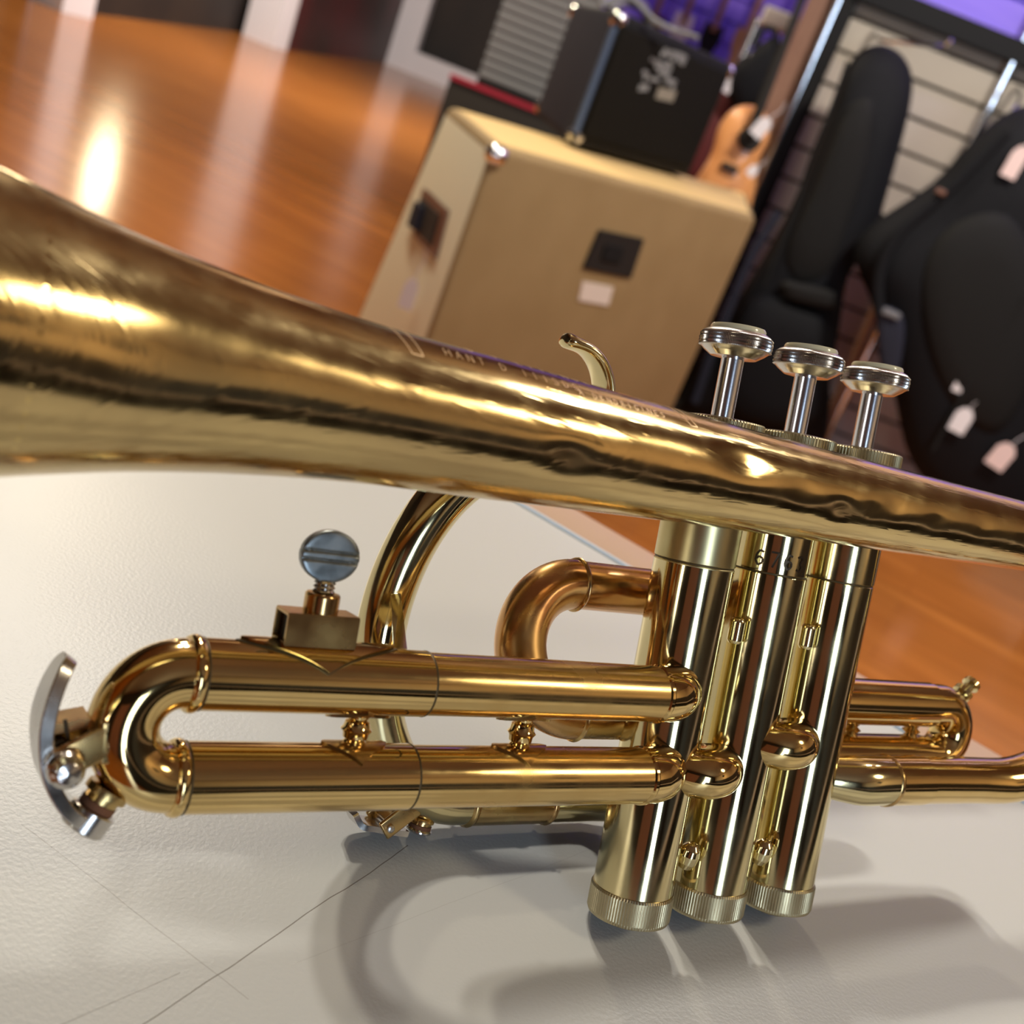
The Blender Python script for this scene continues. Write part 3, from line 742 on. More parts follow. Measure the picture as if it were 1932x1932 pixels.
# left wall runs behind the pillars
def wall_seg(name, p, q, z0, z1, th, m, parent=None):
    p = Vector(p); q = Vector(q); d = (q - p); l = d.length; ang = math.atan2(d.y, d.x); n = Vector((-d.y, d.x)).normalized()
    bm = bmesh.new(); box(bm, (0, 0, 0), (l, th, z1 - z0), Matrix.Rotation(ang, 3, 'Z'))
    c = (p + q) / 2 + n * th / 2
    bmesh.ops.translate(bm, vec=(c.x, c.y, (z0 + z1) / 2), verts=bm.verts)
    return struct(name, bm, M[m], parent)
wall_seg('wall_left_front', (-4.35, -3.6), (-4.2, 7.7), 0, 3.2, .1, 'darkwall')
wall_seg('wall_left_middle', (-3.93, 7.7), (-4.02, 11.2), 0, 3.2, .1, 'darkwall')
wall_seg('wall_left_far', (-3.60, 11.0), (-3.48, 15.2), 0, 3.2, .1, 'darkwall2')
for i, (pa, pb) in enumerate((((62, -2), (116, 23)), ((457, 66), (514, 90)), ((724, 119), (772, 138)))):
    a = hz(*pa, 0); b = hz(*pb, 0); d = b - a; w = d.length; ang = math.atan2(d.y, d.x); n = Vector((-d.y, d.x, 0)).normalized()
    bm = bmesh.new(); box(bm, (0, .13, 1.6), (w, .26, 3.2))
    o = struct('trim_%d' % (i + 1), bm, M['white']); o.location = ((a + b) / 2)[:]; o.rotation_euler = (0, 0, ang)
bm = bmesh.new(); box(bm, (-2.80, 14.85, .13), (.9, .2, .26)); struct('baseboard_back', bm, M['white'])

# slatwall on the right: boards with grooves, built as one wall face
WY = 3.9
def slat(name, x0, x1, z0, z1, y, pitch, m, z_off=0, gm='groove'):
    bm = bmesh.new(); box(bm, ((x0 + x1) / 2, y + .03, (z0 + z1) / 2), (x1 - x0, .02, z1 - z0), mi=1)
    z = z_off
    while z < z1:
        a, b = max(z + .006, z0), min(z + pitch - .006, z1)
        if b > a: box(bm, ((x0 + x1) / 2, y + .01, (a + b) / 2), (x1 - x0, .02, b - a))
        z += pitch
    return struct(name, bm, None, mats=[M[m], M[gm]])
slat('wall_back_slatwall', .40, 4.0, 0, 1.335, WY, .1005, 'wallboard', -.01)
plane_box('wall_back_upper', (.40, WY - .01, 1.95), (4.0, WY + .05, 3.2), 'brownwall')
slat('wall_back_upper_slatwall', .40, 4.0, 1.40, 1.95, WY, .1005, 'violet', 1.30, 'violet')
bm = bmesh.new(); box(bm, (2.2, WY - .02, 1.367), (3.64, .09, .062)); struct('trim_4', bm, M['beam'])
# slat wall left end: dark post + blue chrome
bm = bmesh.new(); box(bm, (.375, WY + .0, 1.6), (.045, .1, 3.2)); struct('trim_5', bm, M['beam'])
bm = bmesh.new(); box(bm, (.343, WY - .02, 1.6), (.018, .06, 3.2), bev=.004); up1 = link('wall_upright', bm, M['chrome']); tagit(up1, 'chrome upright at the left end of the cream slatwall', 'upright', 'chrome uprights on the slatwall')
bm = bmesh.new(); box(bm, (0, 0, 1.6), (.022, .05, 3.2), bev=.004); up2 = link('wall_upright', bm, M['chrome']); up2.location = (.897, WY - .03, 0); tagit(up2, 'chrome upright crossing the slatwall between the two gig bags', 'upright', 'chrome uprights on the slatwall')
# purple-lit slatwall further back, left of it
slat('wall_back_alcove', -.75, .45, 0, 2.3, 6.4, .11, 'violet', 0, 'violet')
bm = bmesh.new(); box(bm, (-.8, 6.5, 1.6), (.1, .25, 3.2)); struct('trim_6', bm, M['beam'])
bm = bmesh.new(); box(bm, (-.2, 6.35, .5), (1.15, .05, 1.0)); struct('trim_7', bm, M['beam'])

# ================================================================== BACKGROUND THINGS
# ---- tan speaker cabinet
CT_ = .72
FL = hz(935, 272, CT_); BL = hz(845, 198, CT_); FR = hz(1428, 409, CT_); BR_ = hz(1412, 366, CT_)
FLb = Vector((FL.x, FL.y, .03)); FRb = Vector((FR.x, FR.y, .03)); BLb = Vector((BL.x - .07, BL.y + .03, .03)); BRb = Vector((BR_.x, BR_.y, .03))
cabc = (FL + FR + BL + BR_) / 4; cabc.z = 0
cab = empty('speaker_cabinet', cabc[:], 0, 'large tan vinyl speaker cabinet with the black amplifier standing on top', 'speaker cabinet')
def prism(corners_top, corners_bot, inset=0):
    bm = bmesh.new(); t = [bm.verts.new(v - cabc) for v in corners_top]; b = [bm.verts.new(v - cabc) for v in corners_bot]
    ft = bm.faces.new(t); fb = bm.faces.new(b[::-1]); sides = []
    for k in range(4): sides.append(bm.faces.new((t[k], b[k], b[(k + 1) % 4], t[(k + 1) % 4])))
    return bm, ft, sides
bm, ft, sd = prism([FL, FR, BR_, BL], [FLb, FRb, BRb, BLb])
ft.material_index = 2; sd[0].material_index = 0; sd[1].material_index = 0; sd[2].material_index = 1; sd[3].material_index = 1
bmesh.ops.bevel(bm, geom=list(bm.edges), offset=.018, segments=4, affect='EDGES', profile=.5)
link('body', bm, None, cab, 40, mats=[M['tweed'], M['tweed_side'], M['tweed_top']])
fdir = (FR - FL).normalized(); fn = Vector((fdir.y, -fdir.x, 0)); sdir = (BL - FL).normalized(); sn = Vector((-sdir.y, sdir.x, 0))
if fn.y > 0: fn = -fn
if sn.x > 0: sn = -sn
def plane_hit(px, py, p0, n):
    d = ray(px, py); k = (p0 - CAM).dot(n) / d.dot(n); return CAM + d * k
def quad_on(name, pxs, p0, n, th, m, parent, out=0.0, org=cabc, rnd=0):
    pts = [plane_hit(*q, p0, n) for q in pxs]; bm = bmesh.new()
    a = [bm.verts.new(p + n * (out + th) - org) for p in pts]; b = [bm.verts.new(p + n * out - org) for p in pts]
    bm.faces.new(a); bm.faces.new(b[::-1]); k = len(pts)
    for i in range(k): bm.faces.new((a[i], b[i], b[(i + 1) % k], a[(i + 1) % k]))
    if rnd: bmesh.ops.bevel(bm, geom=list(bm.edges), offset=rnd, segments=2, affect='EDGES')
    return link(name, bm, M[m], parent, 40)
bp_ = quad_on('jack_plate', [(1128, 432), (1213, 450), (1188, 524), (1097, 505)], FL, fn, .006, 'hole', cab, rnd=.002)
quad_on('plate_recess', [(1138, 460), (1172, 467), (1163, 494), (1130, 487)], FL, fn, .004, 'nylon2', bp_, .006)
quad_on('paper_label', [(1098, 530), (1156, 541), (1146, 576), (1090, 566)], FL, fn, .003, 'creamlabel', cab)
sp = FL
hp = quad_on('side_handle', [(805, 355), (850, 398), (826, 490), (776, 438)], sp, sn, .008, 'handle', cab, rnd=.002)
quad_on('handle_recess', [(803, 376), (838, 408), (822, 468), (786, 432)], sp, sn, .003, 'hole', hp, .0085)
quad_on('handle_grip', [(800, 385), (812, 396), (800, 440), (786, 430)], sp, sn, .012, 'navy', hp, .010)
for c in (FL,):
    bm = bmesh.new(); bmesh.ops.create_icosphere(bm, subdivisions=3, radius=.021); bmesh.ops.scale(bm, vec=(1, 1, .9), verts=bm.verts)
    q = c + (cabc - Vector((c.x, c.y, 0))).normalized() * .017
    o = link('corner_cap', bm, M['chrome'], cab, 60); o.location = (q.x - cabc.x, q.y - cabc.y, CT_ - .018)
for z in (.03,):
    for c in (FLb, FRb, BLb, BRb):
        bm = bmesh.new(); lathe(bm, [(.02, 0), (.022, .005), (.022, .035)], seg=16); o = link('foot', bm, M['hole'], cab, 40)
        q = c + (cabc - Vector((c.x, c.y, 0))).normalized() * .07; o.location = (q.x - cabc.x, q.y - cabc.y, 0)
# hanging tag on the cabinet side
def tag_obj(px, py, y, w, h, label, m='paper', rot=0, name='price_tag', pos=None, grp=None):
    c = pos or hy(px, py, y); bm = bmesh.new()
    pts = [(-w / 2, -h / 2), (w / 2, -h / 2), (w / 2, h * .25), (w * .22, h / 2), (-w * .22, h / 2), (-w / 2, h * .25)]
    a = [bm.verts.new((u, -.0012, v)) for u, v in pts]; b = [bm.verts.new((u, .0012, v)) for u, v in pts]
    bm.faces.new(a); bm.faces.new(b[::-1]); n = len(pts)
    for i in range(n): bm.faces.new((a[i], b[i], b[(i + 1) % n], a[(i + 1) % n]))
    t = empty(name, c[:], 0, label, 'tag', grp); t.rotation_euler = (0, rot, 0)
    link('card', bm, M[m], t, 0)
    bm = bmesh.new(); tube(bm, [(0, 0, h * .42), (w * .1, -.001, h * .8), (w * .3, 0, h * 1.15), (w * .1, 0, h * 1.5)], .0012, 8); link('string', bm, M['paper'], t, 40)
    return t
tp = plane_hit(790, 560, FL, sn) + sn * .02
ctg = tag_obj(0, 0, 0, .030, .062, 'small white tag hanging on the pale side of the tan cabinet', pos=tp)

# ---- black amplifier on the cabinet
AB = CT_ + .004
a_fl = hz(1074, 276, AB); a_fr = hz(1298, 338, AB); a_bl = hz(1008, 216, AB)
fd = (a_fr - a_fl); fd.z = 0; aw = fd.length; fd.normalize(); an = Vector((fd.y, -fd.x, 0))
if an.y > 0: an = -an
# put it on the cabinet with its front slightly behind the cabinet's front
amp = empty('guitar_amplifier', (a_fl + fd * aw / 2)[:], math.atan2(fd.y, fd.x), 'small black guitar amplifier with grey print, standing on the tan cabinet', 'amplifier')
ttop = plane_hit(1160, 18, a_fl, an); AH = (ttop.z - AB)
sd_d = a_bl - a_fl; ad = abs(sd_d.dot(an))
bm = bmesh.new(); sk = (sd_d.dot(fd)); box(bm, (0, ad / 2, AH / 2 + .004), (aw, ad, AH), bev=.016)
for v in bm.verts: v.co.x += sk * v.co.y / ad
bm.normal_update()
for f in bm.faces: f.material_index = 1 if (f.normal.x < -.6) else 0
link('body', bm, None, amp, 40, mats=[M['black'], M['navy']])
bm = bmesh.new(); box(bm, (0, -.004, AH / 2 + .004), (aw - .05, .012, AH - .05), bev=.004); link('grille', bm, M['blackcloth'], amp, 40)
bm = bmesh.new(); tube(bm, [(-aw / 2 + .012, .006, .03), (-aw / 2 + .012, .006, AH - .03)], .008, 12); link('edge_highlight', bm, M['bluehighlight'], amp, 40)  # thin bluish tube painted to stand for the highlight on this edge
for (x, z) in ((-aw / 2 + .016, .024), (-aw / 2 + .016, AH - .014), (aw / 2 - .016, AH - .014)):
    for y in (.014, ad - .014):
        if y > .1 and x > 0: continue
        bm = bmesh.new(); bmesh.ops.create_icosphere(bm, subdivisions=3, radius=.019); o = link('corner_cap', bm, M['chrome'], amp, 60); o.location = (x + sk * y / ad, y, z)
def amp_local(px, py):
    p = plane_hit(px, py, a_fl + an * .012, an) - amp.location; return Vector((p.dot(fd), p.z))
bm = bmesh.new()
def stroke(bm, pts, w, y=-.0115):
    P_ = [amp_local(*q) for q in pts]
    for a, b in zip(P_, P_[1:]):
        d = (b - a); l = d.length or 1; n = Vector((-d.y, d.x)) / l * w / 2; e = d / l * w * .3
        q = [a + n - e, b + n + e, b - n + e, a - n - e]
        f = [bm.verts.new((v.x, y, v.y)) for v in q]; g = [bm.verts.new((v.x, y + .003, v.y)) for v in q]
        bm.faces.new(f); bm.faces.new(g[::-1])
        for i in range(4): bm.faces.new((f[i], g[i], g[(i + 1) % 4], f[(i + 1) % 4]))
for pts, w in (([(1249, 105), (1256, 96), (1262, 104), (1270, 103)], .012), ([(1266, 100), (1280, 104), (1272, 112)], .012), ([(1284, 105), (1294, 110), (1290, 119), (1282, 112)], .012),
               ([(1230, 112), (1244, 120)], .008), ([(1240, 122), (1266, 130)], .016), ([(1246, 132), (1262, 138)], .018), ([(1262, 118), (1268, 126)], .008),
               ([(1215, 136), (1224, 142), (1216, 150)], .010), ([(1226, 148), (1244, 152)], .008), ([(1258, 152), (1274, 156), (1270, 166)], .012), ([(1208, 166), (1222, 166)], .014)):
    stroke(bm, pts, w)
link('printed_emblem', bm, M['mark'], amp, 0)
bm = bmesh.new(); stroke(bm, [(1244, 176), (1270, 182)], .026); link('label', bm, M['tan_mark'], amp, 0)
bm = bmesh.new(); tube(bm, spline([(-aw * .1, ad * .4, AH + .006), (0, ad * .4, AH + .04), (aw * .14, ad * .4, AH + .045), (aw * .25, ad * .4, AH + .006)], 6), .012, 12); link('carry_handle', bm, M['leg'], amp, 40)
bm = bmesh.new(); tube(bm, spline([(0, 0, 0), (.05, .02, .035), (.12, .0, .012), (.17, .03, .01), (.22, .0, .012)], 6), .006, 10)
cb = link('audio_cable', bm, M['greypanel']); cb.location = amp.matrix_basis @ Vector((-aw * .42, ad * .18, AH + .001)); tagit(cb, 'pale cable lying on top of the black amplifier', 'cable')

# ---- black case with red trim, behind the cabinet
q0 = hy(868, 138, 5.0); q1 = hy(1012, 212, 5.0)
case = empty('equipment_case', ((q0.x + q1.x) / 2 + .1, 5.15, 0), 0, 'low black case with a crimson top edge behind the tan cabinet', 'case')
bm = bmesh.new(); box(bm, (0, 0, .32), (.62, .32, .64), bev=.01); link('body', bm, M['hole'], case, 40)
bm = bmesh.new(); box(bm, (0, -.155, .648), (.62, .03, .018)); link('edge_trim', bm, M['red'], case, 0)
# ---- grey corrugated panel
g0 = hy(920, 100, 5.5); g1 = hy(1085, 100, 5.5)
bm = bmesh.new()
for i in range(30):
    lathe(bm, [(.024, -.21), (.024, .21)], (0, 0, .68 + i * .043), (1, 0, 0), 10); box(bm, (0, .018, .68 + i * .043), (.42, .012, .046))
rs = link('roller_shutter', bm, M['greypanel']); rs.location = ((g0.x + g1.x) / 2 + .02, 5.5, 0); tagit(rs, 'grey ribbed panel standing left of the black amplifier', 'panel')
# give it legs so that it stands
bm = bmesh.new(); box(bm, (0, .0, .33), (.42, .03, .655)); o = link('kick_plate', bm, M['beam'], rs, 0)
# ---- extruded traced outline with soft thickness
def puffy(name, pxs, y, th, m, parent, org, sub=True, back=0):
    pts = [hy(*q, y) for q in pxs]; n = len(pts)
    for p in pts: p.z = max(p.z, .012)
    cx = sum(p.x for p in pts) / n; cz = sum(p.z for p in pts) / n
    bm = bmesh.new(); rings = []
    for (s, dy) in ((.0, -th * .55), (.55, -th * .52), (.86, -th * .42), (.97, -th * .22), (1.0, 0), (.97, th * .22), (.86, th * .42), (.55, th * .5), (.0, th * .5)):
        if s == 0: rings.append([bm.verts.new((cx - org.x, y + dy - org.y, cz - org.z))])
        else: rings.append([bm.verts.new((cx + (p.x - cx) * s - org.x, y + dy - org.y, cz + (p.z - cz) * s - org.z)) for p in pts])
    for a, b in zip(rings, rings[1:]):
        for k in range(n):
            if len(a) == 1: bm.faces.new((a[0], b[k], b[(k + 1) % n]))
            elif len(b) == 1: bm.faces.new((a[k], b[0], a[(k + 1) % n]))
            else: bm.faces.new((a[k], b[k], b[(k + 1) % n], a[(k + 1) % n]))
    return link(name, bm, M[m], parent, 60)
def closed_spline(pts, n=5):
    out = []; N_ = len(pts)
    for i in range(N_):
        p0, p1, p2, p3 = pts[i - 1], pts[i], pts[(i + 1) % N_], pts[(i + 2) % N_]
        for j in range(n):
            t = j / n; out.append(tuple(.5 * (2 * b + (-a + c) * t + (2 * a - 5 * b + 4 * c - d) * t * t + (-a + 3 * b - 3 * c + d) * t**3) for a, b, c, d in zip(p0, p1, p2, p3)))
    return out
# gig bag 1 (upright, centre right)
o1 = hy(1480, 760, 3.62); o1.z = .012
bag1 = empty('gig_bag', (o1.x, 3.62, o1.z), 0, 'tall black guitar gig bag with rounded top hanging on the cream slatwall', 'gig bag')
out1 = closed_spline([(1655, 84), (1702, 104), (1722, 160), (1702, 260), (1668, 380), (1644, 460), (1600, 520), (1582, 620), (1565, 720), (1545, 850), (1400, 860), (1270, 830), (1310, 700), (1395, 560), (1472, 430), (1532, 300), (1578, 185), (1608, 112)], 4)
puffy('bag_body', out1, 3.62, .16, 'nylon', bag1, o1)
puffy('front_pocket', closed_spline([(1600, 200), (1650, 190), (1640, 300), (1600, 430), (1560, 520), (1500, 540), (1480, 480), (1530, 360), (1565, 270)], 4), 3.55, .06, 'nylon2', bag1, o1)
puffy('lower_pocket', closed_spline([(1420, 560), (1560, 600), (1555, 700), (1530, 800), (1400, 790), (1360, 720)], 4), 3.53, .08, 'nylon', bag1, o1)
def strap(name, pxs, y, w, m, parent, org, n=5):
    pts = [tuple(hy(*q, y) - org) for q in pxs]; bm = bmesh.new(); tube(bm, spline(pts, n), w, 10)
    bmesh.ops.scale(bm, vec=(1, .5, 1), verts=bm.verts, space=Matrix.Translation((0, -(y - org.y), 0))); return link(name, bm, M[m], parent, 50)
strap('zipper', [(1600, 115), (1570, 200), (1530, 300), (1490, 420), (1440, 540)], 3.545, .006, 'nylon2', bag1, o1)
puffy('handle_pad', closed_spline([(1482, 530), (1560, 545), (1580, 560), (1572, 582), (1490, 566), (1475, 548)], 4), 3.50, .05, 'nylon2', bag1, o1)
strap('shoulder_strap', [(1470, 400), (1420, 480), (1385, 560), (1345, 660), (1310, 760)], 3.54, .014, 'navy', bag1, o1)
# gig bag 2 (slanted, at the right edge)
o2 = hy(1850, 900, 3.45); o2.z = .012
bag2 = empty('gig_bag', (o2.x, 3.45, o2.z), 0, 'wide black gig bag hanging at the slant at the right edge of the photo', 'gig bag')
out2 = closed_spline([(1895, 215), (1960, 205), (2060, 300), (2120, 500), (2120, 800), (2070, 960), (1900, 990), (1775, 935), (1715, 860), (1690, 760), (1668, 660), (1640, 560), (1612, 480), (1650, 420), (1760, 345), (1830, 270)], 4)
puffy('bag_body', out2, 3.45, .22, 'nylon', bag2, o2)
puffy('front_pocket', closed_spline([(1800, 420), (1900, 400), (1960, 520), (1950, 700), (1880, 820), (1790, 760), (1740, 620), (1740, 500)], 4), 3.35, .08, 'nylon2', bag2, o2)
strap('shoulder_strap', [(1900, 250), (1850, 300), (1790, 360), (1700, 440), (1660, 520), (1665, 620), (1690, 720)], 3.33, .016, 'nylon', bag2, o2)
strap('zipper', [(1932, 560), (1880, 650), (1820, 740), (1760, 850)], 3.31, .006, 'nylon2', bag2, o2)
puffy('strap_pad', closed_spline([(1662, 580), (1700, 592), (1706, 640), (1690, 720), (1668, 720), (1655, 640)], 4), 3.31, .03, 'navy', bag2, o2)
bm = bmesh.new(); bb = hy(1682, 592, 3.285) - o2; box(bm, bb, (.05, .012, .018), bev=.003); link('strap_buckle', bm, M['greypanel'], bag2, 40)
bm = bmesh.new(); bb = hy(1775, 362, 3.31) - o2; box(bm, bb, (.028, .01, .014), bev=.003); link('badge', bm, M['handle'], bag2, 40)
# dark case standing on the floor below bag 2
fc = hz(1990, 1110, 0)
flc = empty('hard_case', (fc.x + .05, fc.y - .22, 0), .0, 'black hard case on the floor under the slanted gig bag', 'case')
bm = bmesh.new(); box(bm, (.25, .1, .20), (.66, .22, .40), bev=.03); link('body', bm, M['black'], flc, 40)
bm = bmesh.new(); box(bm, (.25, -.014, .33), (.14, .012, .03), bev=.004); link('handle', bm, M['nylon2'], flc, 40)
# wooden prop between the bags
bm = bmesh.new(); wp = [hy(1662, 560, 3.75), hy(1545, 835, 3.75)]
d = (wp[0] - wp[1]); wp[1] = wp[1] - d * (wp[1].z / d.z) if d.z else wp[1]
tube(bm, [wp[1] - wp[1], (wp[0] - wp[1]) * .5, wp[0] - wp[1]], .016, 14)
wn = link('wooden_pole', bm, M['mahog']); wn.location = wp[1]; tagit(wn, 'brown wooden pole leaning on the slatwall between the gig bags', 'pole')
# slatwall hooks
def hook_obj(pxs, y, label, grp):
    pts = [hy(px, py, yy) for (px, py, yy) in pxs]; o = pts[0]; bm = bmesh.new()
    tube(bm, spline([tuple(p - o) for p in pts], 5), .006, 10); h = link('wall_hook', bm, M['chrome']); h.location = o; tagit(h, label, 'hook', grp); return h
hook_obj([(1650, 60, WY), (1660, 75, 3.80), (1720, 82, 3.72), (1775, 88, 3.66), (1795, 76, 3.64)], 0, 'long metal hook sticking out of the slatwall over the upright gig bag', 'hooks on the slatwall')
hook_obj([(1920, 165, WY), (1925, 180, 3.7), (1915, 205, 3.5), (1908, 222, 3.45)], 0, 'metal hook holding the slanted gig bag at the right edge', 'hooks on the slatwall')
# tags on the bags
tag_obj(1916, 306, 3.325, .042, .085, 'pale pink tag hanging highest, at the top of the right gig bag', 'pinkpaper', .05)
tag_obj(1812, 722, 3.315, .026, .055, 'smaller lilac-white tag just above the bright white tag', 'paper', .0)
tag_obj(1814, 793, 3.315, .052, .075, 'bright white price tag in the middle of the right gig bag', 'paper', .08)
tag_obj(1890, 860, 3.315, .060, .080, 'crumpled pale pink tag hanging lowest on the right gig bag', 'pinkpaper', .2)

# ---- acoustic guitar standing behind the cabinet
o3 = hy(1390, 330, 3.72); o3.z = .0
ag = empty('acoustic_guitar', o3[:], 0, 'orange spruce-topped acoustic guitar standing behind the tan cabinet', 'guitar')
puffy('guitar_body', closed_spline([(1380, 208), (1412, 198), (1442, 212), (1452, 258), (1432, 305), (1424, 365), (1395, 450), (1350, 490), (1270, 470), (1270, 390), (1312, 338), (1342, 290), (1356, 240)], 4), 3.72, .10, 'spruce', ag, o3)
g = lambda px, py, y: hy(px, py, y) - o3
bm = bmesh.new(); tube(bm, [g(1415, 262, 3.655), g(1415, 262, 3.650)], .036, 28); link('sound_hole', bm, M['hole'], ag, 40)
bm = bmesh.new(); a, b = g(1362, 312, 3.655), g(1392, 322, 3.655); box(bm, (a + b) / 2, ((a - b).length, .012, .02)); link('bridge', bm, M['hole'], ag, 0)
bm = bmesh.new(); a, b = g(1412, 262, 3.645), g(1535, -60, 3.645); tube(bm, [a, b], [.015, .012], 12); link('neck', bm, M['hole'], ag, 40)
bm = bmesh.new(); c = g(1540, -85, 3.652); box(bm, c, (.07, .018, .14), bev=.006); link('headstock', bm, M['mahog'], ag, 40)
bm = bmesh.new(); lathe(bm, [(.15, 0), (.15, .01), (.02, .03), (.018, .5)], (hy(1360, 440, 3.74) - o3)[:2] + (0,) if False else (.0, .03, 0), seg=20); link('stand', bm, M['hole'], ag, 40)
tag_obj(1437, 240, 3.58, .040, .062, 'bright white tag hanging over the sound hole of the acoustic guitar', 'paper', .35)
tag_obj(1420, 322, 3.58, .028, .035, 'small white tag low on the acoustic guitar', 'paper', .4)
# brown wooden post to the left of the slatwall
bm = bmesh.new(); wp0 = hy(1545, 60, 3.86); box(bm, (0, 0, 1.6), (.085, .06, 3.2)); o = struct('trim_8', bm, M['mahog']); o.location = (wp0.x - .02, 3.93, 0)
# dark red soft case and black bag behind the guitar
o4 = hy(1345, 330, 4.1); o4.z = 0
rc = empty('instrument_case', o4[:], 0, 'dark red case between the black amplifier and the acoustic guitar', 'case')
puffy('case_body', closed_spline([(1330, 170), (1385, 190), (1370, 280), (1330, 400), (1290, 420), (1280, 330), (1300, 250)], 4), 4.1, .12, 'redwall', rc, o4)
bm = bmesh.new(); c = hy(1330, 410, 4.1) - o4; lathe(bm, [(.10, 0), (.10, .02), (.05, .03), (.05, max(.1, c.z))], (c.x, 0, 0), seg=16); link('stand', bm, M['hole'], rc, 40)
o5 = hy(1420, 150, 4.0)
bb5 = empty('accessory_bag', o5[:], 0, 'small black bag hanging behind the neck of the acoustic guitar', 'bag')
puffy('bag_body', closed_spline([(1460, 70), (1472, 110), (1460, 150), (1440, 200), (1400, 215), (1372, 180), (1380, 130), (1420, 95)], 4), 4.0, .10, 'nylon', bb5, o5)
strap('bag_strap', [(1425, 90), (1440, 55), (1462, 60), (1466, 95)], 3.98, .010, 'nylon2', bb5, o5)
tag_obj(1378, 155, 3.965, .030, .07, 'narrow white tag hanging at the left edge of the small black bag', 'paper', .2)
# clamp lamp / stand with white head behind the amplifier
o6 = hy(1400, 110, 4.7); o6.z = 0
cl = empty('microphone_stand', o6[:], 0, 'slim chrome stand with a bright white head right of the black amplifier', 'stand')
bm = bmesh.new(); t6 = hy(1432, 36, 4.7) - o6; tube(bm, [(t6.x, 0, 0), (t6.x, 0, t6.z)], .014, 14); link('pole', bm, M['chrome'], cl, 40)
bm = bmesh.new(); lathe(bm, [(.15, 0), (.15, .015), (.02, .03)], (t6.x, 0, 0), seg=28); link('base', bm, M['hole'], cl, 40)
bm = bmesh.new(); a = hy(1440, 28, 4.68) - o6; b = hy(1500, 52, 4.68) - o6; box(bm, (a + b) / 2, ((b - a).length * 1.05, .06, .07), Matrix.Rotation(0, 3, 'Y'), bev=.012); link('head', bm, M['white'], cl, 40)

# ---- electric guitars hanging on the violet-lit wall
EG = [((1232, 40), 'redwall', 'leftmost dark red guitar hanging on the violet-lit wall'), ((1290, 40), 'white', 'pale bodied guitar hanging beside the dark red one'), ((1345, 60), 'black', 'black bodied guitar hanging near the middle of the violet-lit wall'),
      ((1405, 70), 'mahog', 'brown guitar hanging furthest right on the violet-lit wall')]
for (q, mm_, lab) in EG:
    c = hy(*q, 6.25); c.z -= .12
    e = empty('electric_guitar', c[:], 0, lab, 'guitar', 'guitars on the violet wall')
    bm = bmesh.new(); pts = closed_spline([(.0, .17), (.10, .20), (.12, .10), (.075, .0), (.13, -.12), (.10, -.24), (.0, -.27), (-.10, -.24), (-.13, -.12), (-.075, .0), (-.12, .10), (-.10, .20)], 4)
    pts = [(u * .42, v * .8) for u, v in pts]
    a = [bm.verts.new((u, -.02, v)) for u, v in pts]; b = [bm.verts.new((u, .02, v)) for u, v in pts]; bm.faces.new(a); bm.faces.new(b[::-1])
    for i in range(len(pts)): bm.faces.new((a[i], b[i], b[(i + 1) % len(pts)], a[(i + 1) % len(pts)]))
    link('guitar_body', bm, M[mm_], e, 40)
    bm = bmesh.new(); box(bm, (0, -.022, .42), (.03, .02, .6)); link('neck', bm, M['mahog'], e, 0)
    bm = bmesh.new(); box(bm, (.005, -.02, .78), (.06, .016, .14), bev=.01); link('headstock', bm, M[mm_], e, 40)
    bm = bmesh.new(); box(bm, (0, .06, .73), (.02, .18, .02)); link('hanger', bm, M['chrome'], e, 0)

# ================================================================== LAMPS AND WINDOW
def lamp(loc, power, size, col, target=(.05, .2, .8), label=None, name='ceiling_spotlight', housing=True, blend=None):
    loc = Vector(loc); d = (Vector(target) - loc).normalized()
    l = bpy.data.lights.new('bulb', 'AREA'); l.shape = 'DISK'; l.size = size; l.energy = power; l.color = col
    o = bpy.data.objects.new('bulb', l); COL.objects.link(o)
    o.rotation_euler = d.to_track_quat('-Z', 'Y').to_euler(); o.location = loc
    if housing:
        e = empty(name, (loc.x, loc.y, loc.z), 0, label, 'lamp')
        bm = bmesh.new(); n = 28
        lathe(bm, [(size * .55, .004), (size * .62, 0), (size * .66, .0), (size * .66, -.14), (size * .4, -.17)], (0, 0, 0), tuple(d), n)
        # open front
        link('lamp_shade', bm, M['housing'], e, 40)
        bm = bmesh.new(); b = -d * .16; tube(bm, [b, (b.x, b.y, 3.2 - loc.z)], .012, 10); link('lamp_rod', bm, M['housing'], e, 40)
        o.parent = e; o.location = d * .008
    return o
WARM = (1.0, .85, .63); NEUT = (1.0, .93, .84); COOL = (.66, .81, 1.0)
tc = Vector((.02, .18, .77))
lamp(tc + Vector((-.50, .88, 1.0)) * 2.1, 25, .11, (1, .90, .74), tc, 'warm ceiling spotlight in front of the table, left of the other one')
lamp(tc + Vector((-.39, .93, 1.03)) * 2.05, 21, .11, NEUT, tc, 'neutral ceiling spotlight in front of the table, right of the other one')
lamp(tc + Vector((.75, .85, 1.1)) * 1.85, 1.5, .14, NEUT, tc, 'neutral ceiling spotlight over the slatwall side of the table')
lamp((2.03, .07, 2.53), 11, .42, (1, .84, .58), tc, 'large warm lamp to the right of the table, glaring on the bell')
lamp((3.0, -.6, 2.2), 13, .3, WARM, (4.0, -.6, 2.7), 'unseen warm lamp added to wash the brown wall mirrored in the bell')  # unseen washer lamp, added to lighten the wall reflected in the bell
lamp((-1.7, 4.0, 2.95), 95, .3, WARM, (-1.7, 4.4, 0), 'ceiling lamp over the open wooden floor')
lamp((-1.2, 8.0, 2.95), 330, .3, NEUT, (-3.8, 10.5, .8), 'unseen ceiling lamp far back, added to brighten the white pillars')  # unseen lamp added and aimed to brighten the pillars
